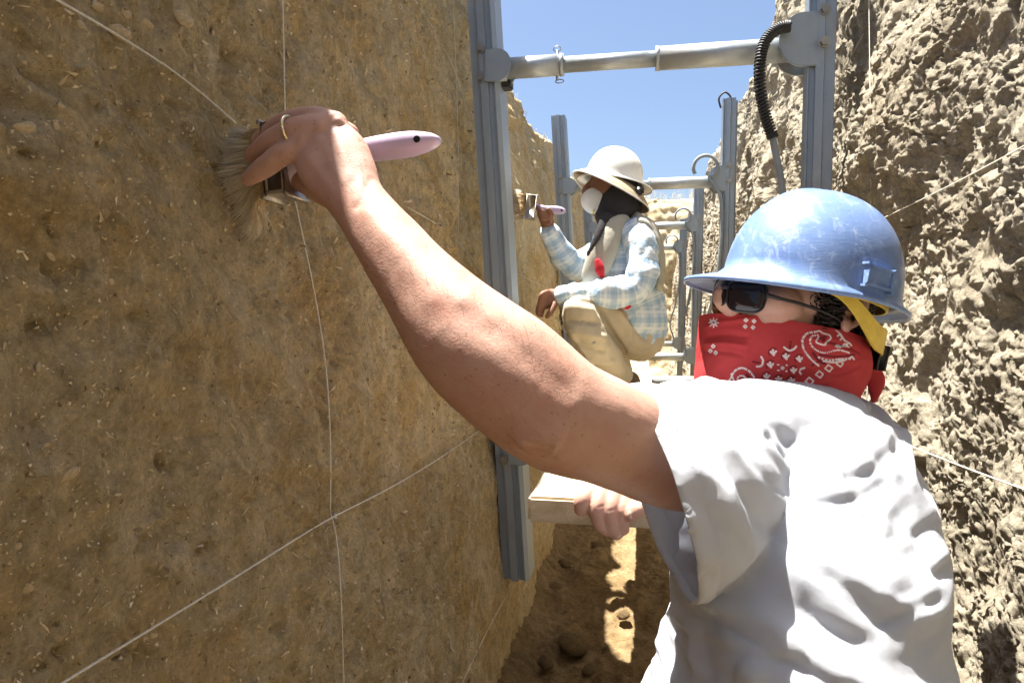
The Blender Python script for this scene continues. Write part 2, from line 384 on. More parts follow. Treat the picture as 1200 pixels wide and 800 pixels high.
# stones bedded in the brushed face and lying on the floor
def stone_mesh(seed, n=2):
    bm = bmesh.new(); bmesh.ops.create_icosphere(bm, subdivisions=n, radius=1)
    V = np.array([v.co[:] for v in bm.verts]); d = 1+0.34*fbm(V+seed*7.1, 1.3, 4, 0.6, s=90)
    for v, k in zip(bm.verts, d): v.co = v.co*k
    me = bpy.data.meshes.new('stone'); bm.to_mesh(me); bm.free(); me.materials.append(M['stone']); me.shade_smooth(); return me
SM = [stone_mesh(k) for k in range(6)]
def wall_bvh(o):
    me = o.data; V = np.empty(len(me.vertices)*3, np.float32); me.vertices.foreach_get('co', V)
    Q = np.empty(len(me.loops), np.int32); me.loops.foreach_get('vertex_index', Q)
    return BVHTree.FromPolygons(V.reshape(-1, 3).tolist(), Q.reshape(-1, 4).tolist())
BL = wall_bvh(wl); BR = wall_bvh(wr)
def cast(bvh, px, py):
    d = Vector(ray(px, py)).normalized(); h = bvh.ray_cast(Vector(_C), d, 30)
    return (np.array(h[0]), np.array(h[1])) if h[0] is not None else (None, None)
def put_stone(px, py, r, fl=0.45, bvh=BL, par=wl):
    p, n = cast(bvh, px, py)
    if p is None: return
    o = bpy.data.objects.new('stone', random.choice(SM)); COL.objects.link(o); o.parent = par
    sc = r/FPX*np.linalg.norm(p-_C)
    o.location = p; o.rotation_euler = (random.uniform(-.5, .5), random.uniform(-.3, .3), random.uniform(-.5, .5))
    o.scale = (sc*fl, sc*random.uniform(0.8, 1.1), sc*random.uniform(0.5, 0.8))
for px, py, r in [(115, 8, 14), (140, 38, 16), (215, 22, 14), (172, 28, 10), (72, 125, 8), (118, 165, 9), (148, 15, 9), (228, 82, 9), (30, 150, 14), (200, 240, 8),
                  (205, 513, 6), (80, 555, 13), (30, 690, 9), (66, 148, 6), (338, 65, 6), (470, 60, 5), (395, 180, 5), (160, 430, 6), (215, 90, 7), (95, 30, 8), (250, 40, 8), (60, 300, 8),
                  (45, 430, 9), (130, 330, 7), (300, 330, 6), (345, 690, 6), (445, 690, 5), (520, 610, 4), (180, 745, 6), (20, 640, 8), (260, 560, 5)]:
    put_stone(px, py, r*0.8, 0.3)
for _ in range(40): put_stone(random.uniform(5, 520), random.uniform(5, 795), random.uniform(2, 4))
for px, py, r, lab in [(672, 752, 17, 'largest lump of earth on the dark trench floor, near the bottom edge'), (650, 690, 10, 'earth lump on the floor just right of the near rail foot'), (640, 775, 9, 'small earth lump at the bottom edge close to the left wall'),
        (700, 640, 8, 'earth lump right below the hand resting on the plank'), (730, 720, 7, 'earth lump between the sunlit floor strip and the white t-shirt'), (662, 660, 7, 'small earth lump on the floor below the cut plank end'), (690, 785, 8, 'earth lump at the bottom edge beside the sunlit floor strip')]:
    p = PX(px, py, -0.3); r0 = ray(px, py); p = _C+r0*(-(CAMZ-0.02)/r0[2])
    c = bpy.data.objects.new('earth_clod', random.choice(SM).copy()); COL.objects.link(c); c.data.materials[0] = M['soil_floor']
    s_ = r/FPX*np.linalg.norm(p-_C); c.location = p; c.scale = (s_*1.2, s_, s_*0.6); c.rotation_euler = (0, 0, random.uniform(0, 6))
    tag(c, lab, 'clod', 'earth clods on the trench floor')

# loose grit and bits of chaff caught in the brushed face
def grit():
    V = []; Fc = []; tv = []; base = np.array([(1, 0, 0), (-.7, .6, .1), (-.5, -.8, -.1), (0, .1, .8), (0.1, 0, -.8)])
    fs = [(0, 1, 3), (1, 2, 3), (2, 0, 3), (1, 0, 4), (2, 1, 4), (0, 2, 4)]
    for _ in range(5200):
        px, py = random.uniform(-10, 560), random.uniform(-10, 810); p, n = cast(BL, px, py)
        if p is None: continue
        d = np.linalg.norm(p-_C); s_ = random.uniform(0.8, 1.0)*0.0011*d/0.7*random.choice((1, 1, 1, 1.4, 1.4, 2, 2.8)); el = random.choice((1, 1, 1.5, 3.5))
        A = rng.normal(0, 1, (3, 3)); Q, _r = np.linalg.qr(A); B = (base*[s_*el, s_/(el**.3), s_/(el**.3)])@Q
        o = len(V); V.extend(p+B+n*s_*0.1); Fc.extend([tuple(i+o for i in f) for f in fs]); tv += [random.random()]*5
    o = pmesh('grit', V, Fc, None, wl, smooth=False); at = o.data.attributes.new('t', 'FLOAT', 'POINT'); at.data.foreach_set('value', np.array(tv, np.float32))
    q = NM('grit'); a = q.n('Attribute', attribute_name='t'); c = q.ramp(a.outputs['Fac'], [(0.0, (0.20, 0.135, 0.06)), (0.45, (0.46, 0.35, 0.20)), (0.8, (0.58, 0.46, 0.29)), (1.0, (0.68, 0.58, 0.42))])
    o.data.materials.append(q.set(Base_Color=c, Roughness=0.9)); o['kind'] = 'stuff'
grit()
# ------------------------------------------------------------------ hydraulic shores
ZU, ZD = CAMZ+0.672, CAMZ-0.40                           # heights of upper and lower struts
def xin_l(h): return -0.356-0.062*h                      # inner edge of left rails
XIN_R = 0.402
def rail(prof, top, bot, xf, parent):
    V = []; n = len(prof)
    for h in (bot, top):
        for (a, b) in prof: V.append((xf(h)+a, b, CAMZ+h))
    Fc = [(i, (i+1) % n, n+(i+1) % n, n+i) for i in range(n)]
    Fc += [tuple(range(n-1, -1, -1)), tuple(range(n, 2*n))]
    return pmesh('rail', V, Fc, M['alu'], parent, smooth=False)
PROF0 = [(0, 0), (0.012, -0.010), (0.016, -0.010), (0.018, -0.001), (0.034, -0.001), (0.036, -0.013), (0.060, -0.013), (0.062, -0.001), (0.090, -0.001), (0.090, 0.004), (0.055, 0.006), (0.052, 0.055), (0.090, 0.058), (0.090, 0.063), (0.047, 0.061), (0.047, 0.006), (0.006, 0.004), (0.006, 0.10), (0, 0.10)]
PROF = [(a*0.86, b) for a, b in PROF0]
PL = [(-a, b) for a, b in PROF]                          # rail body runs from the inner edge back to the earth
_c, _s = math.cos(R_(25)), math.sin(R_(25))
PR = [(a*_c+b*_s*0.6, -a*_s*0.55+b*_c) for a, b in PROF][::-1]   # right rails stand a little turned
def disc_plate(c, r, sgn, th=0.008, n=20):
    """half-round ear plate, flat side on the rail"""
    bm = bmesh.new(); vs_ = []
    pts = [(-0.035*sgn, -r), (0.0, -r)]+[(sgn*r*0.9*math.sin(math.pi*k/n), -r*math.cos(math.pi*k/n)) for k in range(1, n)]+[(0.0, r), (-0.035*sgn, r)]
    f = bm.faces.new([bm.verts.new((c[0]+a, c[1], c[2]+b)) for a, b in pts])
    e = bmesh.ops.extrude_face_region(bm, geom=[f])
    bmesh.ops.translate(bm, vec=(0, th, 0), verts=[g for g in e['geom'] if isinstance(g, bmesh.types.BMVert)])
    bmesh.ops.recalc_face_normals(bm, faces=bm.faces)
    return bm
def bolt(c, parent, r=0.011):
    mb = MB(); mb.tube([np.array(c), np.array(c)+[0, -0.004, 0]], r*1.35, 14); mb.tube([np.array(c)+[0, -0.003, 0], np.array(c)+[0, -0.012, 0]], r, 6)
    return mb.build('bolt', M['steel'], parent, smooth=False)
def make_shore(Y, topl, topr, full=True):
    root = empty('shoring_frame', (0, Y, 0))
    rl = rail(PL, topl, -0.78, xin_l, root); rr = rail(PR, topr, -0.80, lambda h: XIN_R+0.006*h, root)
    for zc, nm in ((ZU, 'upper'), (ZD, 'lower')):
        h = zc-CAMZ; a = xin_l(h); b = XIN_R
        bm = disc_plate((a, -0.020, zc), 0.044, 1); bmobj('bracket', bm, M['alu'], root, bevel=0.0015)
        bm = disc_plate((b, -0.020, zc+0.012), 0.068, -1); bmobj('bracket', bm, M['alu'], root, bevel=0.0015)
        bm = disc_plate((a, 0.050, zc), 0.044, 1); bmobj('bracket', bm, M['alu'], root)
        bm = disc_plate((b, 0.050, zc+0.012), 0.068, -1); bmobj('bracket', bm, M['alu'], root)
        st = MB(); q = lambda x: np.array([x, 0.018, zc])
        st.tube([q(a-0.02), q(a+0.02)], 0.034, 20)
        st.tube([q(a+0.01), q(-0.222)], 0.029, 24); st.tube([q(-0.23), q(0.045)], 0.0215, 24)
        st.tube([q(0.035), q(b-0.005)], 0.031, 24)
        s = st.build('strut', M['strut'], root); s.data.shade_smooth()
        for x, r in ((-0.222, 0.0305), (0.037, 0.0325)): tube('collar', [q(x-0.005), q(x+0.005)], r, M['strut'], s, 24)
        if full:
            pm = MB(); pm.tube([q(-0.235)+[0, 0, -0.042], q(-0.235)+[0, 0, 0.040]], 0.0035, 8)
            ringp = [q(-0.235)+np.array([0.010*math.cos(t), 0, 0.044+0.008*math.sin(t)]) for t in np.linspace(0, 6.28, 13)]
            pm.tube(ringp, 0.0014, 6); ringp = [q(-0.228)+np.array([0.012*math.cos(t), 0, -0.044+0.005*math.sin(t)]) for t in np.linspace(0, 6.28, 13)]
            pm.tube(ringp, 0.0014, 6); pm.build('lock_pin', M['steel'], s)
        for dz in (0.030, -0.050) if full else (0.02,):
            bolt((a-0.048, -0.013, zc+dz+0.02), rl); bolt((b+0.044, -0.034, zc+dz+0.045), rr)
    return root
for k, (Y, tl, tr, lab) in enumerate([(1.90, 1.12, 1.16, 'nearest aluminium trench shore with a coiled spring hose, above the blue hard hat'),
        (3.80, 1.06, 1.10, 'second aluminium trench shore, its strut passing behind the white hat'),
        (5.75, 0.95, 0.98, 'third aluminium trench shore back, just past the crouching worker'),
        (7.80, 0.95, 0.98, 'farthest small aluminium trench shore near the earth bank')]):
    s = make_shore(Y, tl, tr, k < 2)
    tag(s, lab, 'shoring', 'hydraulic shores along the trench', kind='thing')
    if k == 0:
        path = [PY(px, py, 1.86) for px, py in ((926, 31), (912, 34), (899, 45), (892, 64), (890, 90), (893, 118), (899, 142), (906, 162))]
        pts = spline(path, 90); mb = MB(); mb.tube(pts, 0.0085, 8)
        h = keep(mb.build('hose', M['rubber'], s), s)
        L = spline(path, 900); T = np.gradient(L, axis=0); T /= np.linalg.norm(T, axis=1)[:, None]; c = []
        for i in range(900):
            u, v, _ = frame(T[i]); a = i/900*46*2*math.pi; c.append(L[i]+0.0125*(math.cos(a)*u+math.sin(a)*v))
        sp = tube('spring', c, 0.0028, M['rubber'], h, 5)
        keep(tube('hose_tail', spline([PY(px, py, 1.86) for px, py in ((905, 158), (909, 180), (914, 205), (918, 240), (915, 300), (925, 420))], 40), 0.009, M['hose'], s, 10), s)
        bm = bmesh.new(); box(bm, PY(590, 99, 1.95), (0.05, 0.05, 0.028)); keep(bmobj('dark_painted_lug', bm, M['rubber'], s, bevel=0.004), s)  # lower lug of the left bracket, its shade put in as black colour
    else:
        # a stiff hose looped like a shepherd's crook by the right-hand rail
        zc = ZU; q = [np.array([XIN_R-0.03, -0.03, zc-0.01])]
        cc = np.array([XIN_R-0.075, -0.035, zc+0.068]); rr_ = 0.062
        loop = [cc+rr_*np.array([math.cos(t), 0, math.sin(t)]) for t in np.linspace(-2.6, -2.6-4.9, 16)]
        tail = [np.array([XIN_R+0.004, -0.04, zc-0.10]), np.array([XIN_R+0.005, -0.05, zc-0.35]), np.array([XIN_R-0.03, -0.06, zc-0.62]), np.array([XIN_R-0.085, -0.05, zc-0.85]), np.array([XIN_R-0.045, -0.04, zc-1.0]), np.array([XIN_R-0.04, -0.03, ZD])]
        tube('hose', spline(loop+tail, 120), 0.0095 if k == 1 else 0.008, M['hose'], s, 8)
        if k == 1:
            hook = [np.array([XIN_R+0.0, -0.015, CAMZ+tr-0.05]), np.array([XIN_R-0.01, -0.015, CAMZ+tr+0.0]), np.array([XIN_R+0.02, -0.015, CAMZ+tr+0.03]), np.array([XIN_R+0.05, -0.015, CAMZ+tr-0.0]), np.array([XIN_R+0.035, -0.015, CAMZ+tr-0.04])]
            tube('hook', spline(hook, 24), 0.005, M['rubber'], s, 6)
# ------------------------------------------------------------------ scaffold planks
def plank(c0, c1, wd, th, lab):
    L = c1[1]-c0[1]; bm = bmesh.new(); n = 14
    bmesh.ops.create_grid(bm, x_segments=1, y_segments=1, size=0.5); bm.clear()
    box(bm, ((c0[0]), (c0[1]+c1[1])/2, c0[2]), (wd, L, th))
    bmesh.ops.bevel(bm, geom=bm.edges[:], offset=0.005, segments=2, affect='EDGES')
    bmesh.ops.subdivide_edges(bm, edges=[e for e in bm.edges if e.calc_length() > L*0.8], cuts=30)
    for v in bm.verts:
        q = np.array([list(v.co)]); v.co.z += 0.003*float(fbm(q, 2, 2, s=91)[0]); v.co.x += 0.003*float(fbm(q, 3, 2, s=92)[0])
    o = bmobj('plank', bm, M['wood'], smooth=False)
    return tag(o, lab, 'plank', 'scaffold planks on the lower struts')
ZP = ZD+0.031+0.0225
pk1 = plank((-0.070, 1.14, ZP), (0, 4.4, ZP), 0.235, 0.045, 'pale weathered scaffold plank with its cut end under the resting hand')
# ------------------------------------------------------------------ people: shared tools
def fuse(name, shapes, voxel, it=4, fac=0.5, mat_=None, parent=None):
    mb = MB()
    for V, Fc in shapes: mb.add(V, Fc)
    me = bpy.data.meshes.new('tmp'); me.from_pydata(mb.V, [], mb.F); me.update()
    bm = bmesh.new(); bm.from_mesh(me); bmesh.ops.recalc_face_normals(bm, faces=bm.faces); bm.to_mesh(me); bm.free()
    o = bpy.data.objects.new('tmp', me); COL.objects.link(o)
    r = o.modifiers.new('r', 'REMESH'); r.mode = 'VOXEL'; r.voxel_size = voxel
    s = o.modifiers.new('s', 'SMOOTH'); s.factor = fac; s.iterations = it
    dg = bpy.context.evaluated_depsgraph_get(); dg.update()
    out = bpy.data.meshes.new_from_object(o.evaluated_get(dg)); out.name = name
    bpy.data.objects.remove(o); bpy.data.meshes.remove(me)
    return link(name, out, mat_, parent)
def loftV(C, ru, rv, n=28, up=None, N=None, sq=2.0, caps=True, U0=None):
    """centres, half-widths seen from the viewpoint, half-depths -> closed tube (V, F)"""
    C = np.asarray(C, float); k = len(C)
    ru = np.broadcast_to(np.asarray(ru, float), (k,)); rv = np.broadcast_to(np.asarray(rv, float), (k,))
    if N:
        A = spline(np.column_stack([C, ru, rv]), N); C = A[:, :3]; ru = A[:, 3]; rv = A[:, 4]; k = N
    T = np.gradient(C, axis=0); T /= np.linalg.norm(T, axis=1)[:, None]
    if caps:                                             # rounded ends
        m = 4; def_ = []
        for e, sg in ((0, -1), (k-1, 1)):
            a = np.linspace(1, 0, m+1)[:-1]*math.pi/2 if e == 0 else np.linspace(0, 1, m+1)[1:]*math.pi/2
            rr = min(ru[e], rv[e])
            def_.append((C[e]+sg*T[e]*rr*np.sin(a)[:, None]*0.8, np.maximum(np.cos(a), 0.12)*ru[e], np.maximum(np.cos(a), 0.12)*rv[e], np.repeat(T[e][None], m, 0)))
        C = np.concatenate([def_[0][0], C, def_[1][0]]); ru = np.concatenate([def_[0][1], ru, def_[1][1]]); rv = np.concatenate([def_[0][2], rv, def_[1][2]])
        T = np.concatenate([def_[0][3], T, def_[1][3]]); k = len(C)
    V = []
    for i in range(k):
        vd = (C[i]-_C) if U0 is None else np.asarray(U0); vd = vd/np.linalg.norm(vd)
        u = np.cross(T[i], vd); u /= np.linalg.norm(u)+1e-9; v = np.cross(T[i], u)
        for j in range(n):
            a = 2*math.pi*j/n; c, s_ = math.cos(a), math.sin(a)
            V.append(C[i]+ru[i]*np.sign(c)*abs(c)**(2/sq)*u+rv[i]*np.sign(s_)*abs(s_)**(2/sq)*v)
    Fc = [(i*n+j, i*n+(j+1) % n, (i+1)*n+(j+1) % n, (i+1)*n+j) for i in range(k-1) for j in range(n)]
    Fc += [tuple(range(n-1, -1, -1)), tuple((k-1)*n+j for j in range(n))]
    return V, Fc
def plimb(rows, N=None, n=28, sq=2.0, depth_m=None):
    """rows of (px, py, depth, half-width in px, depth ratio)"""
    C = [P(a, b, d) for a, b, d, hw, q in rows]; ru = [hw*d/FPX for a, b, d, hw, q in rows]; rv = [hw*d/FPX*q for a, b, d, hw, q in rows]
    return loftV(C, ru, rv, n, N=N or len(rows)*4, sq=sq)
def bvh_of(o):
    me = o.data; V = [v.co[:] for v in me.vertices]; return BVHTree.FromPolygons(V, [p.vertices[:] for p in me.polygons])
def get_co(me): a = np.empty(len(me.vertices)*3, np.float32); me.vertices.foreach_get('co', a); return a.reshape(-1, 3).astype(float)
def get_no(me): a = np.empty(len(me.vertices)*3, np.float32); me.vertices.foreach_get('normal', a); return a.reshape(-1, 3).astype(float)
def set_co(me, a): me.vertices.foreach_set('co', a.astype(np.float32).reshape(-1)); me.update()
def fcol(me, name, val):
    at = me.attributes.new(name, 'FLOAT', 'POINT'); at.data.foreach_set('value', np.asarray(val, np.float32))
def segdist(p, a, b):
    ab = b-a; t = np.clip(((p-a)@ab)/(ab@ab+1e-12), 0, 1); return np.linalg.norm(p-(a+t[:, None]*ab), axis=1), t
def creases(o, lines, bv=None):
    """lines: (pixel polyline, width m, depth m (+ ridge, - groove)) pressed into the surface that the polyline falls on"""
    me = o.data; bv = bv or bvh_of(o); co = get_co(me); no = get_no(me); d = np.zeros(len(co))
    for pl, wd, amp in lines:
        pts = [cast(bv, a, b)[0] for a, b in spline(np.array(pl, float), len(pl)*6)]
        pts = [q for q in pts if q is not None]
        if len(pts) < 2: continue
        pts = np.array(pts); lo = pts.min(0)-3*wd; hi = pts.max(0)+3*wd
        idx = np.where(np.all((co > lo) & (co < hi), axis=1))[0]
        if not len(idx): continue
        q = co[idx]; best = np.full(len(idx), 9.0); tt = np.zeros(len(idx))
        for i in range(len(pts)-1):
            ds, t = segdist(q, pts[i], pts[i+1]); m = ds < best; best = np.where(m, ds, best); tt = np.where(m, (i+t)/(len(pts)-1), tt)
        end = np.clip(np.minimum(tt, 1-tt)*5, 0, 1); end = end*end*(3-2*end)
        d[idx] += amp*np.exp(-(best/wd)**2)*end
    set_co(me, co+no*d[:, None])
def noise_push(o, fn): co = get_co(o.data); no = get_no(o.data); set_co(o.data, co+no*fn(co)[:, None])

def skin_mat(name, base, dark, red, gloss=0.5):
    q = NM(name); n = q.noise(24, 5, 0.6); n2 = q.noise(320, 3, 0.6)
    c = q.ramp(n, [(0.3, red), (0.52, base), (0.75, tuple(min(1, x*1.12) for x in base))])
    v = q.vor(210); sp = q.n('SeparateColor'); q.l(v.node.outputs['Color'], sp.inputs[0])
    fr = q.math('MULTIPLY', q.rng(v, 0.34, 0.18), q.rng(sp.outputs[0], 0.82, 0.9, 0, 0.5))
    c = q.mix(fr, c, dark)
    nb = q.bump(q.noise(420, 3, 0.6, None), 0.0003)
    return q.set(Base_Color=c, Roughness=q.rng(n, 0.3, 0.7, gloss-0.06, gloss+0.12), Subsurface_Weight=0.12, Subsurface_Radius=(0.01, 0.004, 0.002), Subsurface_Scale=0.6, Normal=nb, Specular_IOR_Level=0.38)
M['skin1'] = skin_mat('tanned_skin', (0.50, 0.295, 0.225), (0.26, 0.125, 0.08), (0.47, 0.24, 0.18))
M['skin2'] = skin_mat('brown_skin', (0.24, 0.115, 0.07), (0.12, 0.05, 0.03), (0.22, 0.095, 0.06))
M['nail'] = plain('nail', (0.62, 0.40, 0.31), 0.3)
def cloth(name, col, weave=1400, rough=0.9, var=0.05, bump=0.0005, sheen=0.0):
    q = NM(name); n = q.noise(14, 5, 0.6)
    c = q.ramp(n, [(0.35, tuple(x*(1-var) for x in col)), (0.65, col)])
    nb = q.bump(q.noise(weave, 2), bump); nb = q.bump(q.noise(90, 4, 0.6), 0.0012, prev=nb)
    return q.set(Base_Color=c, Roughness=rough, Normal=nb, Specular_IOR_Level=0.15)
def tee():
    q = NM('white_cotton'); n = q.noise(9, 5, 0.65)
    c = q.ramp(n, [(0.35, (0.68, 0.705, 0.76)), (0.65, (0.73, 0.755, 0.805))])
    c = q.mix(q.rng(q.noise(6, 6, 0.7), 0.58, 0.74, 0, 0.35), c, (0.62, 0.56, 0.45))
    nb = q.bump(q.noise(1500, 2), 0.0004); nb = q.bump(q.noise(40, 3, 0.5), 0.0016, prev=nb)
    q.set(Base_Color=c, Roughness=0.92, Normal=nb, Specular_IOR_Level=0.12)
    tr = q.n('BsdfTranslucent'); q.l(c, tr.inputs[0]); mx = q.n('MixShader'); mx.inputs[0].default_value = 0.38
    out = q.t.nodes['Material Output']; q.l(q.b.outputs[0], mx.inputs[1]); q.l(tr.outputs[0], mx.inputs[2]); q.l(mx.outputs[0], out.inputs[0]); return q.m
M['tee'] = tee()
M['denim'] = cloth('dark_denim', (0.06, 0.075, 0.11)); M['boot'] = plain('boot_leather', (0.14, 0.09, 0.05), 0.6)
M['hair'] = plain('dark_hair', (0.022, 0.015, 0.012), 0.45)

# ------------------------------------------------------------------ the man in the foreground
man = empty('person', P(930, 1000, 1.0)*np.array([1, 1, 0]))
tag(man, 'man in white t-shirt and red bandana reaching out to brush the shaded wall', 'person')
def fing(rows): return plimb([(a, b, d, hw, 1.0) for a, b, d, hw in rows], N=16, n=12)
ARM = [(372, 160, .692, 35, .42), (388, 184, .684, 44, .42), (403, 209, .674, 41, .46), (420, 238, .664, 34, .68), (452, 280, .650, 39.5, .82), (492, 333, .634, 49, .9), (543, 393, .618, 66, .92), (595, 437, .612, 73, .92),
       (652, 482, .620, 70, .95), (704, 503, .650, 63, 1.0), (745, 521, .690, 60, .88), (800, 542, .75, 56, .9), (880, 548, .84, 48, .9)]
HANDL = [fing([(356, 170, .690, 15), (330, 182, .688, 13.5), (308, 198, .700, 12.5), (291, 210, .716, 9.5)]),
         fing([(374, 150, .688, 16), (345, 153, .690, 15), (317, 167, .704, 13.5), (296, 183, .722, 10)]),
         fing([(394, 147, .695, 16), (366, 139, .704, 14), (332, 146, .722, 13.5), (304, 166, .742, 10.5)]),
         fing([(408, 158, .708, 14), (380, 145, .730, 13), (345, 152, .750, 12.5), (318, 172, .762, 10)]),
         fing([(402, 232, .685, 17), (382, 228, .712, 15), (358, 214, .735, 14), (334, 204, .745, 11)]),
         plimb([(352, 168, .686, 14, .8), (372, 150, .686, 15, .8), (396, 144, .694, 14, .8)], N=10)]
HANDR = [fing([(690, 577, 1.113, 11), (683, 586, 1.103, 11), (681, 597, 1.110, 9)]),
         fing([(705, 578, 1.113, 12), (700, 593, 1.098, 11.5), (704, 610, 1.104, 11), (712, 621, 1.113, 8.5)]),
         fing([(720, 579, 1.113, 12), (714, 596, 1.096, 11), (717, 613, 1.102, 10.5), (723, 625, 1.112, 8.5)]),
         fing([(733, 582, 1.113, 11.5), (728, 598, 1.098, 10.5), (728, 612, 1.104, 10), (730, 620, 1.112, 8)]),
         fing([(757, 590, 1.098, 12), (748, 596, 1.088, 11), (738, 604, 1.090, 8.5)]),
         plimb([(708, 574, 1.123, 26, .35), (735, 574, 1.138, 29, .4), (765, 576, 1.143, 24, .5)], N=12)]
ARMR = plimb([(755, 576, 1.143, 22, .7), (800, 583, 1.17, 25, .9), (850, 590, 1.18, 30, .9), (895, 560, 1.16, 36, 1), (920, 520, 1.10, 42, 1)], N=24)
HC = P(925, 352, 1.0)                                    # head centre
yaw = R_(27); hf = -_R*math.cos(yaw)-_F*math.sin(yaw)+_U*0.20; hf /= np.linalg.norm(hf)
hu = _U-hf*(_U@hf); hu /= np.linalg.norm(hu); hs = np.cross(hu, hf)
def H(f, s, u): return HC+hf*f+hs*s+hu*u
def ellV(c, ax, n=20, m=14):
    V = []; Fc = []
    for i in range(m+1):
        t = math.pi*i/m
        for j in range(n):
            a = 2*math.pi*j/n; V.append(c+ax[0]*math.sin(t)*math.cos(a)+ax[1]*math.sin(t)*math.sin(a)+ax[2]*math.cos(t))
    for i in range(m):
        for j in range(n): Fc.append((i*n+j, i*n+(j+1) % n, (i+1)*n+(j+1) % n, (i+1)*n+j))
    return V, Fc
HEAD = [ellV(H(-0.008, 0, 0.01), (hf*0.100, hs*0.079, hu*0.095)), ellV(H(0.02, 0, -0.05), (hf*0.080, hs*0.066, hu*0.088)),
        loftV([H(0.086, 0, 0.018), H(0.108, 0, -0.004), H(0.124, 0, -0.022), H(0.108, 0, -0.036)], [0.011, 0.013, 0.017, 0.014], [0.013, 0.014, 0.017, 0.013], 14, N=12),
        loftV([H(-0.02, 0, -0.06), H(-0.045, 0.0, -0.12), H(-0.05, -0.005, -0.19)], [0.062, 0.057, 0.055], [0.06, 0.055, 0.055], 20, N=12),
        loftV([H(0.072, 0.052, 0.018), H(0.09, 0.02, 0.024), H(0.09, -0.02, 0.024), H(0.072, -0.052, 0.018)], [0.013]*4, [0.012]*4, 12, N=12),
        ellV(H(0.065, 0.04, -0.022), (hf*0.036, hs*0.03, hu*0.028)), ellV(H(0.065, -0.04, -0.022), (hf*0.036, hs*0.03, hu*0.028))]
# ear: a curved shell with lobe
EC = H(-0.012, 0.088, -0.006)
EAR = [loftV([EC+hu*0.030*math.cos(t)*1.0+hf*(-0.018*math.sin(t)-0.004)+hs*0.010*abs(math.sin(t)) for t in np.linspace(-0.5, 3.1, 14)], [0.0055]*14, [0.0055]*14, 10, N=20),
       ellV(EC-hf*0.004-hs*0.003, (hf*0.014, hs*0.006, hu*0.024), 14, 10), ellV(EC-hu*0.031+hs*0.002, (hf*0.009, hs*0.006, hu*0.011), 12, 8)]
CORE = [loftV([P(925, 560, .96), P(935, 620, .95), P(945, 760, .94), P(945, 880, .95)], [.09, .12, .12, .13], [.07, .09, .085, .09], 28, N=20)]
body = fuse('body', [plimb(ARM, N=70, n=36)]+HANDL+HANDR+[ARMR]+HEAD+EAR+CORE+[loftV([P(900, 540, .86), P(930, 520, .95)], [.06, .08], [.06, .08], 20)], 0.0026, 3, 0.5, M['skin1'], None)
def arm_detail(co):
    d = 0.0005*fbm(co, 30, 3, s=101)
    return d
noise_push(body, arm_detail)
bb = bvh_of(body)
creases(body, [([(436, 205), (428, 225), (415, 250)], .004, -.0012), ([(420, 238), (470, 300), (520, 365)], .010, .0016), ([(450, 262), (520, 330), (590, 380)], .012, .0018),
               ([(606, 522), (632, 513), (660, 522)], .013, .006), ([(608, 528), (630, 535), (655, 538)], .003, -.0022), ([(612, 519), (632, 526), (650, 528)], .0024, -.0019), ([(616, 512), (634, 518), (650, 520)], .0024, -.0017), ([(624, 506), (636, 511), (648, 512)], .002, -.0012),
               ([(540, 350), (610, 410), (680, 470)], .016, -.003), ([(365, 150), (385, 185), (405, 220)], .005, .0012), ([(388, 148), (402, 180), (412, 215)], .005, .0013), ([(352, 172), (372, 200), (395, 232)], .005, .001),
               ([(372, 166), (385, 190)], .005, -.0012), ([(330, 150), (336, 160)], .002, -.0009), ([(326, 152), (331, 162)], .002, -.0009), ([(322, 178), (327, 190)], .002, -.0009), ([(318, 181), (322, 192)], .002, -.0009),
               ([(348, 165), (356, 170)], .006, .0018), ([(372, 146), (380, 152)], .006, .002), ([(394, 138), (400, 146)], .006, .002),
               ([(699, 594), (709, 592)], .0018, -.001), ([(712, 598), (722, 596)], .0018, -.001)], bb)
keep(body, man)
# nails of the resting hand
for a, b, d in ((713, 623, 1.1015), (724, 627, 1.1005), (731, 622, 1.1015), (739, 604.5, 1.079)):
    c = P(a, b-1.5, d); V, Fc = ellV(c, (_R*0.0052, _F*0.0022, _U*0.0062), 10, 8); keep(pmesh('fingernail', V, Fc, M['nail']), man)
# ring
rc = P(341, 153.5, .690); ax = P(325, 161, .699)-P(358, 150, .688); u, v, _ = frame(ax); mb = MB()
cp = [rc+0.0142*(math.cos(t)*u+math.sin(t)*v) for t in np.linspace(0, 2*math.pi, 40)]
M['gold'] = plain('pale_gold', (0.85, 0.72, 0.48), 0.2, 0.05, metal=1.0)
keep(tube('ring', cp, 0.0021, M['gold'], None, 8), man)
# fine hair on the forearm
def arm_hair():
    V = []; Fc = []; me = body.data; co = get_co(me); no = get_no(me); q = pix(co); n0 = 0
    idx = np.where((q[:, 0] > 425) & (q[:, 0] < 690) & (q[:, 2] < 0.72))[0]
    ax = P(422, 238, .664)-P(652, 482, .62); ax /= np.linalg.norm(ax)
    for i in rng.choice(idx, 1500, replace=False):
        n = no[i]; d = n*0.35+ax*0.8+rng.normal(0, 0.35, 3); d -= n*(d@n)*0.35; d /= np.linalg.norm(d); L = random.uniform(0.005, 0.012)
        sd_ = np.cross(d, n); sd_ /= np.linalg.norm(sd_)+1e-9; p0 = co[i]; p1 = p0+d*L*0.5+n*L*0.22; p2 = p0+d*L+n*L*0.30; wv_ = 0.00007
        o = len(V); V.extend([p0-sd_*wv_, p0+sd_*wv_, p1+sd_*wv_, p1-sd_*wv_, p2]); Fc.extend([(o, o+1, o+2, o+3), (o+3, o+2, o+4)])
    return pmesh('arm_hair', V, Fc, plain('arm_hair', (0.17, 0.10, 0.05), 0.5), smooth=False)
keep(tag(arm_hair(), kind='stuff'), man)

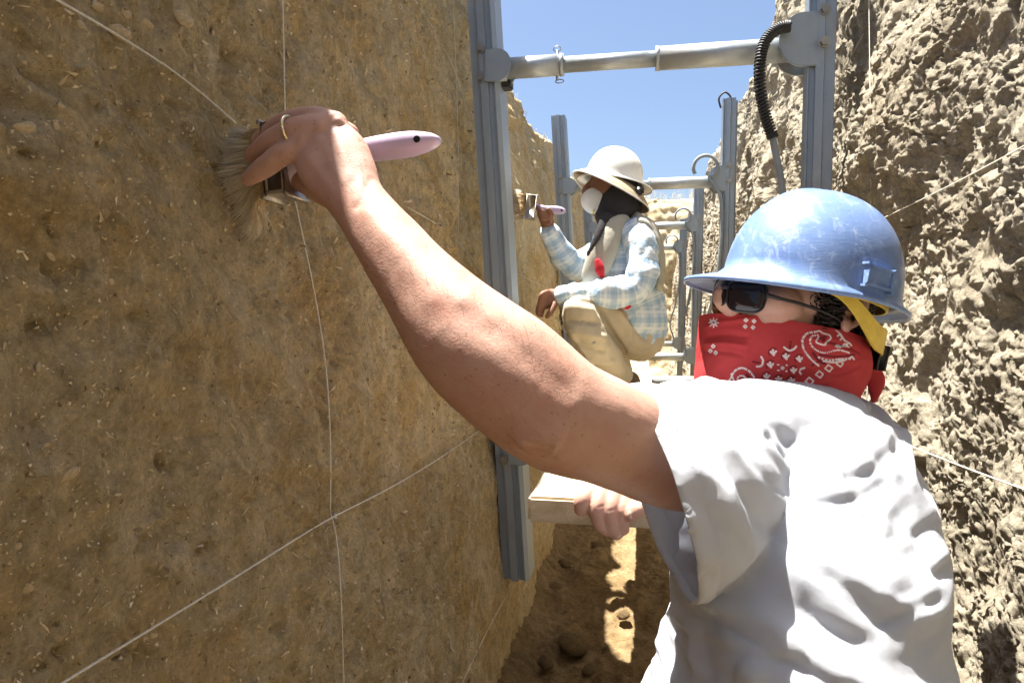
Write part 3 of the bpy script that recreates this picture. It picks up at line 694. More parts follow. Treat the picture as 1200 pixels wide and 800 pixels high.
# t-shirt
def trow(py, l, r, d, rd): return (P((l+r)/2, py, d), (r-l)/2*d/FPX, rd)
ROWS = [trow(496, 915, 985, .99, .03), trow(503, 850, 1028, .985, .12), trow(522, 826, 1050, .975, .145), trow(555, 822, 1060, .955, .165), trow(600, 806, 1070, .915, .18), trow(650, 796, 1078, .87, .19), trow(700, 786, 1084, .835, .195),
        trow(750, 772, 1089, .81, .195), trow(800, 760, 1094, .80, .195), trow(860, 755, 1100, .80, .185), trow(930, 757, 1102, .82, .175)]
torso = loftV([r[0] for r in ROWS], [r[1] for r in ROWS], [r[2] for r in ROWS], 48, N=40, sq=2.0)
SLV = plimb([(690, 600, .665, 124, .86), (760, 578, .700, 126, .86), (800, 566, .745, 118, .80), (850, 545, .825, 96, .80), (905, 530, .90, 76, .8)], N=30, n=40, sq=2.0)
trap = loftV([P(800, 492, .80), P(870, 500, .86), P(950, 500, .96), P(1000, 512, 1.03)], [.048, .06, .06, .05], [.06, .09, .10, .08], 28, N=16)
farsh = loftV([P(930, 520, 1.0), P(930, 530, 1.12), P(915, 560, 1.18)], [.09, .085, .07], [.09, .085, .07], 24, N=14)
shirt = fuse('t_shirt', [torso, SLV, trap, farsh], 0.0042, 10, 0.5, M['tee'])
# folds hanging from shoulder to side, read off the cloth
creases(shirt, [
    ([(805, 505), (850, 548), (900, 620), (935, 655)], 0.0146, -0.0062), ([(830, 500), (880, 545), (925, 600), (940, 612)], 0.0121, 0.0062), ([(860, 520), (900, 568), (940, 590)], 0.0097, -0.0062), ([(880, 505), (915, 545), (943, 568)], 0.0097, 0.0052),
    ([(905, 525), (930, 555), (945, 565)], 0.0073, -0.0041), ([(790, 520), (830, 575), (890, 660), (940, 720)], 0.0170, 0.0062), ([(800, 560), (850, 640), (920, 720), (980, 790)], 0.0194, -0.0052), ([(822, 620), (880, 690), (950, 755)], 0.0146, 0.0052),
    ([(945, 500), (943, 560), (941, 640), (938, 720)], 0.0073, 0.0010), ([(950, 520), (975, 560), (1000, 590), (1015, 600)], 0.0163, 0.0029), ([(965, 500), (990, 545), (1010, 575)], 0.0131, -0.0023),
    ([(942, 640), (985, 665), (1030, 668), (1062, 650)], 0.0197, 0.0040), ([(955, 672), (1000, 700), (1045, 706), (1078, 690)], 0.0163, -0.0040), ([(945, 690), (1000, 722), (1060, 722), (1085, 705)], 0.0163, 0.0029), ([(985, 620), (1025, 645), (1050, 630), (1065, 600)], 0.0147, -0.0034), ([(1000, 590), (1035, 610), (1052, 590), (1058, 565)], 0.0131, 0.0029),
    ([(1010, 545), (1030, 560), (1042, 545)], 0.0116, -0.0023), ([(950, 760), (1020, 772), (1080, 755)], 0.0230, 0.0029), ([(810, 708), (870, 742), (930, 775), (985, 800)], 0.0121, -0.0103), ([(806, 690), (870, 722), (940, 762), (1000, 800)], 0.0146, 0.0062),
    ([(775, 660), (770, 720), (757, 790)], 0.0121, 0.0041), ([(820, 730), (835, 800)], 0.0121, -0.0041), ([(800, 720), (812, 800)], 0.0097, 0.0041), ([(870, 780), (890, 800)], 0.0146, 0.0062)])
def swags(c):                                            # cloth hanging in arcs from the shoulder blades
    pv_ = P(952, 430, .9); a = (c-pv_)@_R; b = (c-pv_)@_U; r = np.hypot(a, b); t = np.arctan2(b, a); dpt = (c-pv_)@_F
    q = np.stack([r*15+0.6*np.sin(t*2), t*1.25, dpt*3], -1); n1 = fbm(q, 1.0, 2, 0.5, s=113); q2 = np.stack([r*34, t*2.1, dpt*5], -1); n2 = fbm(q2, 1.0, 2, s=114)
    m = sstep(0.05, 0.13, r)*(0.55+0.45*sstep(-0.05, -0.2, b))
    return m*(0.0170*(0.42-np.abs(n1))+0.0062*(0.4-np.abs(n2)))+0.0012*fbm(c, 9, 3, s=111)
noise_push(shirt, swags)
fr_ = random.Random(11); arcs = []
for k in range(22):                                      # narrow creases along the same arcs
    R0 = 80+13*k+fr_.uniform(-5, 5); a0 = fr_.choice((R_(188), R_(205), R_(225), R_(262), R_(282), R_(300))); a1 = a0+R_(fr_.uniform(28, 55))
    pl = [(952+R0*math.cos(t)*0.95, 430-R0*math.sin(t)*0.95) for t in np.linspace(a0, a1, 5)]
    wd = fr_.uniform(.007, .011); am = fr_.uniform(.0025, .0050)
    arcs.append((pl, wd, am)); arcs.append(([(a+4, b+11) for a, b in pl], wd*0.8, -am*0.9))
creases(shirt, arcs)
sm0 = shirt.data
def relax(me, it):
    bm = bmesh.new(); bm.from_mesh(me)
    for _ in range(it): bmesh.ops.smooth_vert(bm, verts=bm.verts, factor=0.5, use_axis_x=True, use_axis_y=True, use_axis_z=True)
    bm.to_mesh(me); bm.free(); me.update()
relax(shirt.data, 2)
# open the sleeve along its hem and give the cloth thickness
hp = P(775, 560, .66); hn = -_R*0.958-_U*0.262-_F*0.03; hn /= np.linalg.norm(hn)
me = shirt.data; co = get_co(me); no = get_no(me); q = pix(co)
sdist = (co-hp)@hn; low = P(800, 714, .72)[2]
inz = ((q[:, 2] < 0.78) & (co[:, 2] > low-0.004)) | ((q[:, 2] < 0.87) & (co[:, 2] > P(790, 655, .8)[2]))
band = inz & (sdist > -0.021) & (sdist < 0.002)
co = co+no*(0.0014*band-0.0010*(inz & (np.abs(sdist+0.0215) < 0.0018)))[:, None]; set_co(me, co)
bm = bmesh.new(); bm.from_mesh(me); bm.verts.ensure_lookup_table()
kill = inz & (sdist > 0)
bmesh.ops.delete(bm, geom=[bm.verts[i] for i in np.where(kill)[0]], context='VERTS')
for v in bm.verts:                                       # pull the ragged cut onto the hem plane
    if v.is_boundary and v.co.z > low-0.02:
        dd = (np.array(v.co)-hp)@hn
        if -0.01 < dd <= 0: v.co = Vector(np.array(v.co)-hn*dd)
bm.to_mesh(me); bm.free(); me.update()
so_ = shirt.modifiers.new('cloth', 'SOLIDIFY'); so_.thickness = 0.0022; so_.offset = -1
keep(shirt, man)
# collar of the t-shirt and the dark shirt band behind the neck
def ringpts(c, a, b, n=48): return [c+a*math.cos(t)+b*math.sin(t) for t in np.linspace(0, 2*math.pi, n)]
keep(tube('neck_band', ringpts(P(935, 468, .985), _R*0.088-_U*0.004, _F*0.080+_U*0.012), 0.008, M['tee'], None, 10), man)
# kneeling legs
kn = CAMZ*0
TR = [loftV([P(930, 850, .94), P(932, 960, .95)], [.155, .16], [.13, .14], 32, N=8),
      loftV([(0.30, .86, .44), (0.14, .80, .26), (0.02, .78, .11)], [.10, .085, .07], [.10, .085, .07], 24, N=14), loftV([(0.02, .78, .09), (0.18, .84, .07), (0.40, .92, .075)], [.065, .062, .05], [.065, .06, .05], 20, N=12),
      loftV([(0.32, 1.06, .44), (0.16, 1.06, .26), (0.04, 1.06, .11)], [.10, .085, .07], [.10, .085, .07], 24, N=14), loftV([(0.04, 1.06, .09), (0.2, 1.07, .07), (0.40, 1.08, .075)], [.065, .062, .05], [.065, .06, .05], 20, N=12)]
trs = fuse('trousers', TR, 0.008, 3, 0.5, M['denim']); keep(trs, man)
for yy in (.93, 1.08): keep(fuse('boot', [loftV([(0.38, yy, .07), (0.46, yy, .055), (0.47, yy, .03)], [.05, .045, .04], [.05, .045, .04], 16, N=8)], 0.006, 2, 0.5, M['boot']), man)

# bandana: a ring of cloth round nose, cheeks and neck
def bandana():
    nu, nv = 560, 240
    rows = np.array([  # v, Lx, Ly, Rx, Ry, depth radius, centre depth
        (0.0, 822, 369, 1006, 400, .080, .985), (0.25, 820, 392, 1012, 415, .088, .985), (0.5, 818, 418, 1013, 432, .090, .985), (0.75, 816, 446, 1006, 452, .086, .985), (1.0, 822, 478, 992, 480, .080, .985), (1.25, 838, 505, 985, 505, .074, .985)])
    A = spline(rows, nv); a = np.linspace(0, 2*math.pi, nu, endpoint=False)
    G = np.zeros((nv, nu, 3))
    for i in range(nv):
        _, Lx, Ly, Rx, Ry, rd, d = A[i]
        L = P(Lx, Ly, d+0.02); Rr = P(Rx, Ry, d); c = (L+Rr)/2; hx = (Rr-L)/2
        ca, sa = np.cos(a), np.sin(a)
        ex = np.sign(ca)*np.abs(ca)**0.92; ey = np.sign(sa)*np.abs(sa)**0.86
        G[i] = c+ex[:, None]*hx+ey[:, None]*(_F*rd)
        # near side rides a little higher along the cheek at the top edge
        G[i] += (np.maximum(-sa, 0)**1.0)[:, None]*_U*(0.006*(1-i/nv))
    # nose lifts the cloth at the front
    o = gridmesh('bandana', G, None, wrap=True)
    return o
ban = bandana()
q = NM('red_bandana'); n = q.noise(18, 4)
c = q.ramp(n, [(0.35, (0.46, 0.045, 0.05)), (0.65, (0.55, 0.065, 0.07))])
at = q.n('Attribute', attribute_name='print'); at2 = q.n('Attribute', attribute_name='print_dark')
c = q.mix(q.rng(at2.outputs['Fac'], 0.3, 0.7, 0, 0.8), c, (0.10, 0.012, 0.02)); c = q.mix(q.rng(at.outputs['Fac'], 0.3, 0.7), c, (0.82, 0.74, 0.74))
M['bandana'] = q.set(Base_Color=c, Roughness=0.85, Specular_IOR_Level=0.2, Normal=q.bump(q.noise(1100, 2), 0.0005))
ban.data.materials.append(M['bandana'])
creases(ban, [([(822, 385), (845, 378), (890, 372)], .004, .002), ([(822, 396), (850, 392), (880, 396)], .005, -.003), ([(821, 404), (848, 402), (880, 406)], .004, .0025), ([(820, 412), (850, 412), (875, 418)], .004, -.002),
              ([(905, 450), (950, 440), (1000, 425)], .006, -.0035), ([(920, 458), (965, 448), (1008, 432)], .005, .003), ([(940, 395), (975, 405), (1008, 418)], .005, .0025), ([(960, 398), (990, 405), (1010, 414)], .003, -.002), ([(970, 440), (990, 436), (1010, 428)], .003, -.002), ([(955, 425), (985, 424), (1010, 424)], .003, .0015), ([(900, 425), (930, 415), (950, 400)], .006, .0015)])
noise_push(ban, lambda c: 0.0010*fbm(c, 28, 3, s=121))
def bandana_print(o):
    co = get_co(o.data); no = get_no(o.data); q = pix(co); near = q[:, 2] < 0.995
    p = q[:, :2]; W = np.zeros(len(p)); D = np.zeros(len(p))
    def stroke(pl, wd, A=None, dash=None, close=False):
        pl = np.array(pl+[pl[0]] if close else pl, float)
        if len(pl) > 2 and not close: pl = spline(pl, len(pl)*5)
        acc = 0.0; A_ = W if A is None else A
        for i in range(len(pl)-1):
            L = np.linalg.norm(pl[i+1]-pl[i]); lo = np.minimum(pl[i], pl[i+1])-wd-1; hi = np.maximum(pl[i], pl[i+1])+wd+1
            m = np.where(np.all((p > lo) & (p < hi), axis=1) & near)[0]
            if len(m):
                d, t = segdist(p[m], pl[i], pl[i+1]); f = np.clip(1-(d-wd/2)/0.5, 0, 1)
                if dash: f = f*((((acc+t*L) % dash)/dash) < 0.6)
                A_[m] = np.maximum(A_[m], f)
            acc += L
    def z(x, y): return (800+x*260/1200, 320+y*150/692)    # read off an enlarged view
    def zs(l): return [z(*a) for a in l]
    # large paisley by the ear
    stroke(zs([(900, 430), (840, 415), (770, 430), (715, 410), (690, 375), (700, 340), (735, 335)]), 1.6, dash=2.6)
    stroke(zs([(735, 500), (690, 460), (655, 410), (648, 360), (675, 325), (720, 318)]), 2.0, dash=2.6)
    stroke(zs([(720, 318), (740, 312), (760, 325), (795, 335), (800, 355), (775, 375), (770, 388), (740, 382), (722, 370), (735, 345)]), 1.3)
    stroke(zs([(745, 350), (770, 345), (760, 365)]), 2.2, D)
    stroke(zs([(735, 455), (790, 470), (850, 465), (905, 462)]), 2.0, dash=4); stroke(zs([(760, 475), (820, 482), (880, 470)]), 1.4); stroke(zs([(740, 440), (800, 450), (870, 448), (930, 440)]), 1.6, D)
    stroke(zs([(705, 430), (735, 470), (770, 490)]), 2.6, D)
    for a, b in ((850, 340), (865, 360), (840, 395), (880, 390), (915, 460), (900, 385)): stroke(zs([(a-12, b), (a, b-8), (a+12, b+6)]), 1.5)
    stroke(zs([(830, 310), (855, 330), (875, 360), (905, 380)]), 1.2); stroke(zs([(835, 400), (870, 395), (900, 400)]), 1.2)
    # lower paisley cut by the collar
    stroke(zs([(400, 625), (390, 570), (360, 530), (320, 512), (280, 530), (262, 565)]), 2.0, dash=2.6)
    stroke(zs([(352, 620), (350, 580), (325, 555), (300, 562), (295, 590), (300, 615)]), 1.5, dash=2.4)
    stroke(zs([(262, 565), (245, 590), (255, 612), (285, 605), (275, 575), (262, 545)]), 1.2); stroke(zs([(262, 585), (270, 600)]), 2.0)
    stroke(zs([(380, 620), (370, 580), (345, 548)]), 2.2, D)
    # flower ring in the middle
    stroke(zs([(540, 505), (548, 512), (540, 520), (531, 512)]), 1.1, close=True)
    for a, b in ((517, 495), (563, 497), (518, 525), (562, 530)): stroke(zs([(a-3, b), (a+3, b)]), 1.4)
    for a, b in ((490, 430), (560, 452), (632, 465), (475, 497), (600, 527), (455, 560), (520, 575), (588, 582)):
        stroke(zs([(a-15, b-6), (a, b+7), (a+15, b-8)]), 1.7); stroke(zs([(a-2, b-15), (a+2, b+12)]), 1.9); stroke(zs([(a-18, b+14), (a-26, b), (a-18, b-18), (a, b-26), (a+16, b-20)]), 1.0, D)
    for pl in ([(548, 400), (575, 418), (602, 410), (615, 395)], [(400, 505), (425, 500), (435, 475), (425, 452)], [(640, 545), (632, 532), (640, 518), (660, 512)], [(490, 620), (515, 612), (540, 628)]): stroke(zs(pl), 1.8)
    for pl in ([(585, 370), (580, 405)], [(380, 478), (415, 485)], [(700, 500), (730, 480)]): stroke(zs(pl), 1.6, D)
    # squares along the border
    for a, b, s_ in ((630, 622, 24), (686, 585, 22), (740, 548, 20), (790, 515, 20), (850, 490, 18)): stroke(zs([(a-s_, b), (a-2, b-s_), (a+s_, b-3), (a+4, b+s_-2)]), 1.3, close=True)
    # small dots of blossom on the cheek
    for a, b in ((342, 254), (386, 260), (338, 288), (380, 293), (150, 420), (178, 430), (165, 395)): stroke(zs([(a-9, b), (a, b-9), (a+9, b), (a, b+9)]), 1.2, close=True)
    stroke(zs([(150, 262), (168, 255), (180, 268), (168, 280)]), 1.6, close=True); stroke(zs([(168, 268), (170, 270)]), 2.2, D)
    for t in range(8): a = t*0.785; stroke(zs([(167+15*math.cos(a), 268+15*math.sin(a)), (167+26*math.cos(a), 268+26*math.sin(a))]), 0.9)
    stroke(zs([(190, 605), (185, 625)]), 1.4)
    D2 = np.where(W > 0.4, 0, D); fcol(o.data, 'print', W); fcol(o.data, 'print_dark', D2)
bandana_print(ban)
bs = ban.modifiers.new('cloth', 'SOLIDIFY'); bs.thickness = 0.0015; bs.offset = -1
keep(ban, man)
kt = fuse('bandana_knot', [loftV([P(1004, 418, .99), P(1016, 424, 1.0), P(1022, 432, 1.0)], [.014, .018, .010], [.012, .016, .01], 14, N=10), loftV([P(1016, 428, 1.0), P(1026, 446, 1.0), P(1024, 470, 1.0)], [.012, .014, .004], [.008, .006, .004], 12, N=10)], 0.0025, 2, 0.5, M['bandana']); keep(kt, man)

# hair showing under the hat
def hair():
    mb = MB(); V, Fc = ellV(H(-0.010, 0, 0.012), (hf*0.100, hs*0.0835, hu*0.098), 60, 40)
    Vl = np.array(V)-HC; fv, uv_ = Vl@hf, Vl@hu; ok = (fv < 0.040-0.35*np.clip(0.03-uv_, 0, .1)) & (uv_ > -0.075)
    mb.add(V, [f_ for f_ in Fc if all(ok[i] for i in f_)])
    def strand(p, d, L, cur):
        n = 6; pts = [p]; u, v, _ = frame(d); ph = random.uniform(0, 6.28)
        for k in range(1, n): t = k/(n-1); pts.append(p+d*L*t+cur*(u*math.sin(ph+t*4.5)+v*math.cos(ph+t*4.5)-u*math.sin(ph)-v*math.cos(ph)))
        mb.tube(pts, [0.0011]*(n-1)+[0.0003], 4)
    for _ in range(1900):
        f = random.uniform(-0.105, 0.050); u_ = random.uniform(-0.055, 0.075)
        if f > 0.042-0.35*max(0, .03-u_)+random.uniform(-.004, .010): continue
        x = 1-((f+.01)/0.1)**2-((u_-0.012)/0.098)**2
        if x < 0.02: continue
        s_ = 0.0835*math.sqrt(x); n = hf*f/0.011*0.1+hs*s_/0.0066*0.1+hu*(u_-.03)/0.0115*0.1; n /= np.linalg.norm(n)
        d = -hf*0.75-hu*0.45+n*0.35+rng.normal(0, 0.3, 3); d /= np.linalg.norm(d)
        strand(H(f, s_*random.uniform(0.96, 1.02), u_), d, random.uniform(0.012, 0.026), 0.004)
    return mb.build('hair', M['hair'])
keep(hair(), man)
# ------------------------------------------------------------------ blue hard hat
def hatmat():
    q = NM('blue_hat_shell'); n = q.noise(16, 6, 0.65, None, 0.4); n2 = q.noise(55, 6, 0.75, (1, 0.25, 0.6), 1.2); n3 = q.noise(260, 4, 0.7, (0.12, 1, 1), 0.8)
    c = q.ramp(n, [(0.32, (0.12, 0.20, 0.42)), (0.6, (0.165, 0.26, 0.49)), (0.8, (0.23, 0.32, 0.54))])
    c = q.mix(q.rng(n2, 0.54, 0.72, 0, 0.5), c, (0.50, 0.58, 0.72)); c = q.mix(q.rng(n3, 0.62, 0.74, 0, 0.55), c, (0.60, 0.66, 0.75))
    return q.set(Base_Color=c, Roughness=q.rng(n2, 0.35, 0.7, 0.27, 0.5), Normal=q.bump(n3, 0.0003), Specular_IOR_Level=0.45, Coat_Weight=0.25, Coat_Roughness=0.15)
M['bluehat'] = hatmat()
M['yellow'] = plain('yellow_webbing', (0.78, 0.56, 0.08), 0.5, 0.1, 60)
M['black'] = plain('black_plastic', (0.012, 0.012, 0.014), 0.3)
ty = R_(13); gf = -_R*math.cos(ty)-_F*math.sin(ty)+_U*0.215; gf /= np.linalg.norm(gf)
gu = _U-_F*0.03; gu = gu-gf*(gu@gf); gu /= np.linalg.norm(gu); gs = np.cross(gu, gf)
GC = P(948, 340, .985)
def Gp(f, s, u): return GC+gf*f+gs*s+gu*u
def hat_shell(a, b, h, ef, es, er, droop, Gp, name, m, crown=2.25, na=96, nr=26):
    rows = []
    th = np.linspace(0, 2*math.pi, na, endpoint=False); c, s_ = np.cos(th), np.sin(th)
    def ring(fa, sa, z): return np.stack([Gp(fa[i], sa[i], z[i]) for i in range(na)])
    for k in range(nr):                                   # crown, from the top down
        t = (k+0.35)/nr*math.pi/2; rr = math.sin(t)**(2/crown*1.02); zz = h*math.cos(t)**(2/crown*0.98)
        rows.append(ring(a*rr*c, b*rr*s_, np.full(na, zz)+0.004*np.exp(-((b*rr*s_)/0.012)**2)*(1-k/nr)))
    ext = es+(ef-es)*np.clip(c, 0, 1)**2.6+(er-es)*np.clip(-c, 0, 1)**1.5
    for k in range(1, 9):                                 # brim
        t = k/8; g = 1+ext*t/np.sqrt((a*c)**2+(b*s_)**2)
        z = -0.004-droop*(t**1.3)*(0.45+0.55*np.clip(c, 0, 1))+0.006*np.exp(-((t-0.12)/0.1)**2)
        rows.append(ring(a*g*c, b*g*s_, z))
    gl = ext/np.sqrt((a*c)**2+(b*s_)**2); z = -0.004-droop*(0.45+0.55*np.clip(c, 0, 1))
    rows.append(ring(a*(1+gl*1.01)*c, b*(1+gl*1.01)*s_, z-0.005))   # rolled edge
    G = np.array(rows); V = G.reshape(-1, 3).tolist(); n = na; k = len(rows)
    Fc = [(i*n+j, (i+1)*n+j, (i+1)*n+(j+1) % n, i*n+(j+1) % n) for i in range(k-1) for j in range(n)]
    V.append(Gp(0, 0, h+0.004)); t0 = len(V)-1; Fc += [(t0, j, (j+1) % n) for j in range(n)]
    o = pmesh(name, V, Fc, m); bm = bmesh.new(); bm.from_mesh(o.data); bmesh.ops.recalc_face_normals(bm, faces=bm.faces); bm.to_mesh(o.data); bm.free(); o.data.shade_smooth()
    sm_ = o.modifiers.new('t', 'SOLIDIFY'); sm_.thickness = 0.0028; sm_.offset = -1
    return o
hat = empty('hard_hat', GC); tag(hat, 'scuffed blue plastic hard hat on the man in the white t-shirt', 'hard hat')
keep(hat_shell(0.125, 0.110, 0.142, 0.060, 0.006, 0.018, 0.018, Gp, 'shell', M['bluehat']), hat)
# accessory slot boss on the side, headband and nape strap
Mx = Matrix([gf, gs, gu]).transposed(); bm = bmesh.new(); bn = gf*(-0.13/0.125)+gs*(0.99/0.110); bn /= np.linalg.norm(bn); btn = np.cross(gu, bn)
box(bm, Gp(-0.017, 0.1085, 0.015), (0.044, 0.010, 0.026), Matrix([btn, bn, gu]).transposed()); keep(bmobj('slot_boss', bm, M['bluehat'], None, False, 0.003), hat)
def band(pts, wid, up, m, name, th=0.003):
    pts = np.array(pts); V = []; Fc = []; n = len(pts); T = np.gradient(pts, axis=0)
    for i in range(n):
        nn = np.cross(T[i], up[i]); nn /= np.linalg.norm(nn)
        for a, b in ((-.5, -.5), (.5, -.5), (.5, .5), (-.5, .5)): V.append(pts[i]+up[i]*wid[i]*a+nn*th*b)
    for i in range(n-1):
        for j in range(4): Fc.append((i*4+j, i*4+(j+1) % 4, i*4+4+(j+1) % 4, i*4+4+j))
    Fc += [(3, 2, 1, 0), (n*4-4, n*4-3, n*4-2, n*4-1)]
    return pmesh(name, V, Fc, m, smooth=False)
tt = np.linspace(0.15, 2*math.pi-0.15, 60)
keep(band([Gp(0.104*math.cos(t)-0.006, 0.091*math.sin(t), -0.006) for t in tt], [0.015]*60, [gu]*60, M['yellow'], 'headband'), hat)
tt = np.linspace(1.15, 2*math.pi-1.15, 50)
keep(band([Gp(0.106*math.cos(t)-0.008, 0.090*abs(math.sin(t))**.9*np.sign(math.sin(t)), -0.008-0.048*sstep(1.2, 2.2, min(t, 2*math.pi-t))) for t in tt], [0.014+0.020*float(sstep(1.2, 2.2, min(t, 2*math.pi-t))) for t in tt], [gu]*50, M['yellow'], 'nape_strap'), hat)
bm = bmesh.new(); box(bm, Gp(-0.106, 0.036, -0.075), (0.010, 0.014, 0.030), Mx); keep(bmobj('ratchet', bm, M['black'], None, True, 0.003), hat)
# ------------------------------------------------------------------ sunglasses
sg = empty('sunglasses', H(0.11, 0, 0.02)); tag(sg, 'dark rectangular wraparound sunglasses above the red bandana', 'sunglasses')
q = NM('dark_lens'); M['lens'] = q.set(Base_Color=(0.012, 0.009, 0.012), Roughness=0.1, Specular_IOR_Level=0.35)
def lens(px, py, d, hw, hh, nrm, name='lens'):
    c = P(px, py, d); n = nrm/np.linalg.norm(nrm); up = hu-n*(hu@n); up /= np.linalg.norm(up); sd_ = np.cross(up, n)
    pts = [];
    for t in np.linspace(0, 2*math.pi, 40, endpoint=False):
        ca, sa = math.cos(t), math.sin(t); x = np.sign(ca)*abs(ca)**0.55; y = np.sign(sa)*abs(sa)**0.6
        pts.append((x*hw*(1.0+0.06*y), y*hh))
    V = [c+n*0.003]; V += [c+sd_*a*0.6+up*b*0.6+n*0.0018 for a, b in pts]; V += [c+sd_*a+up*b-n*0.002 for a, b in pts]; V += [c+sd_*a+up*b-n*0.0045 for a, b in pts]; m_ = 40
    Fc = [(0, 1+j, 1+(j+1) % m_) for j in range(m_)]
    for k in (0, 1): Fc += [(1+k*m_+j, 1+(k+1)*m_+j, 1+(k+1)*m_+(j+1) % m_, 1+k*m_+(j+1) % m_) for j in range(m_)]
    Fc.append(tuple(1+2*m_+j for j in range(m_)))
    o = pmesh(name, V, Fc, M['lens']); keep(o, sg)
    rim = [c+sd_*a+up*b-n*0.003 for a, b in pts]; rim.append(rim[0]); rim.append(rim[1])
    keep(tube('lens_rim', rim, 0.0016, M['black'], None, 6), sg)
    return c, sd_, up
n1 = hf*0.80+hs*0.60; n2_ = hf*0.93-hs*0.37
lens(874.5, 347, .896, 0.0245, 0.0205, n1); lens(843, 341, .945, 0.0262, 0.0205, n2_)
keep(tube('bridge', spline([P(853, 337, .905), P(849, 337, .918), P(846, 338, .93)], 12), 0.0018, M['black'], None, 8), sg)
keep(tube('temple', spline([P(897, 345, .893), P(915, 350, .893), P(945, 358, .900), P(975, 370, .914), P(992, 380, .93)], 24), [0.0028]*6+[0.0022]*18, M['black'], None, 8), sg)
keep(tube('temple', spline([H(0.085, -0.075, 0.028), H(0.03, -0.085, 0.02), H(-0.02, -0.083, 0.008)], 12), 0.0022, M['black'], None, 8), sg)
# ------------------------------------------------------------------ big paint brush at the wall
M['lilac'] = plain('lilac_plastic', (0.56, 0.45, 0.62), 0.32, 0.06)
M['ferrule'] = plain('ferrule_metal', (0.42, 0.38, 0.32), 0.42, 0.25, 60, metal=0.75)
def bristlemat():
    q = NM('bristle'); at = q.n('Attribute', attribute_name='t')
    c = q.ramp(at.outputs['Fac'], [(0.0, (0.82, 0.62, 0.34)), (0.5, (0.90, 0.78, 0.55)), (1.0, (0.93, 0.87, 0.74))])
    q.set(Base_Color=c, Roughness=0.5)
    tr = q.n('BsdfTranslucent'); q.l(c, tr.inputs[0]); mx = q.n('MixShader'); mx.inputs[0].default_value = 0.35
    out = q.t.nodes['Material Output']; q.l(q.b.outputs[0], mx.inputs[1]); q.l(tr.outputs[0], mx.inputs[2]); q.l(mx.outputs[0], out.inputs[0]); return q.m
M['bristle'] = bristlemat()
def brush(label, A, ferr, lf, W, thick, bris, n_b, hole):
    """A: handle end, ferr: middle of ferrule, W: width vector (half), thick: thickness vector (half); bris(f)->tip for f in -1..1"""
    root = empty('paint_brush', ferr); tag(root, label, 'paint brush')
    ax = ferr-A; L = np.linalg.norm(ax); ax /= L; wd = W/np.linalg.norm(W); tk = thick/np.linalg.norm(thick)
    hw = np.linalg.norm(W); ht = np.linalg.norm(thick)
    rows = [(0.0, .05, .3), (0.012, .11, .5), (0.06, .22, .75), (0.18, .33, .95), (0.35, .33, 1.0), (0.55, .27, 1.0), (0.70, .28, 1.0), (0.86, .4, 1.0), (0.93, .80, 1.0), (0.97, .94, .95)]
    rows = spline(np.array(rows), 40); n = 24; V = []
    for t, a, b in rows:
        for j in range(n):
            g = 2*math.pi*j/n; c, s_ = math.cos(g), math.sin(g)
            V.append(A+ax*L*t+wd*hw*a*np.sign(c)*abs(c)**.85+tk*ht*b*np.sign(s_)*abs(s_)**.85)
    k = len(rows); Fc = [(i*n+j, i*n+(j+1) % n, (i+1)*n+(j+1) % n, (i+1)*n+j) for i in range(k-1) for j in range(n)]+[tuple(range(n-1, -1, -1)), tuple((k-1)*n+j for j in range(n))]
    hd = keep(pmesh('handle', V, Fc, M['lilac']), root)
    if hole:
        c = A+ax*L*0.115; mb = MB(); mb.tube([c-tk*ht*0.90, c+tk*ht*0.90], hw*0.095, 16); o = mb.build('hanging_hole', M['black'], hd, smooth=False)
        o.matrix_parent_inverse = Matrix.Identity(4)
    bm = bmesh.new(); Mx = Matrix([ax, wd, tk]).transposed(); l = L*lf
    box(bm, ferr, (l, hw*2.02, ht*2.3), Mx); fe = bmobj('ferrule', bm, M['ferrule'], None, True, ht*0.25); keep(fe, root)
    for k_ in (-.3, .3):
        V = []; c0 = ferr+ax*l*k_
        for a, b in ((-1, -1), (1, -1), (1, 1), (-1, 1)): V.append(c0+wd*hw*1.03*a+tk*ht*1.19*b)
        o = tube('ferrule_rib', V+[V[0]], 0.0009, M['ferrule'], None, 6); keep(o, fe); o.matrix_parent_inverse = Matrix.Translation(-Vector(root.location))
    mb = MB(); tv = []
    for _ in range(n_b):
        f = random.uniform(-1, 1); g = random.uniform(-1, 1)
        p0 = ferr+ax*l*0.45+wd*hw*0.96*f+tk*ht*0.9*g; p3, bend = bris(f, g)
        p1 = p0+ax*np.linalg.norm(p3-p0)*0.45; p2 = p3-bend*np.linalg.norm(p3-p0)*0.25
        ts = np.linspace(0, 1, 7)[:, None]; pts = (1-ts)**3*p0+3*(1-ts)**2*ts*p1+3*(1-ts)*ts**2*p2+ts**3*p3
        pts += rng.normal(0, 0.0008, 3)*ts
        mb.tube(pts, np.linspace(1, 0.35, 7)*hw*0.014, 3); tv += list(np.repeat(ts[:, 0], 3))
    o = mb.build('bristles', M['bristle']); fcol(o.data, 't', tv); keep(tag(o, kind='stuff'), root)
    return root
A = P(516, 164, .700); Fe = P(332, 190, .742)
Wv = P(328, 232, .742)-P(323, 150, .742); Wv = Wv/2; axb = (Fe-A)/np.linalg.norm(Fe-A); Wv -= axb*(Wv@axb)
Tk = np.cross(axb, Wv); Tk = Tk/np.linalg.norm(Tk)*0.015
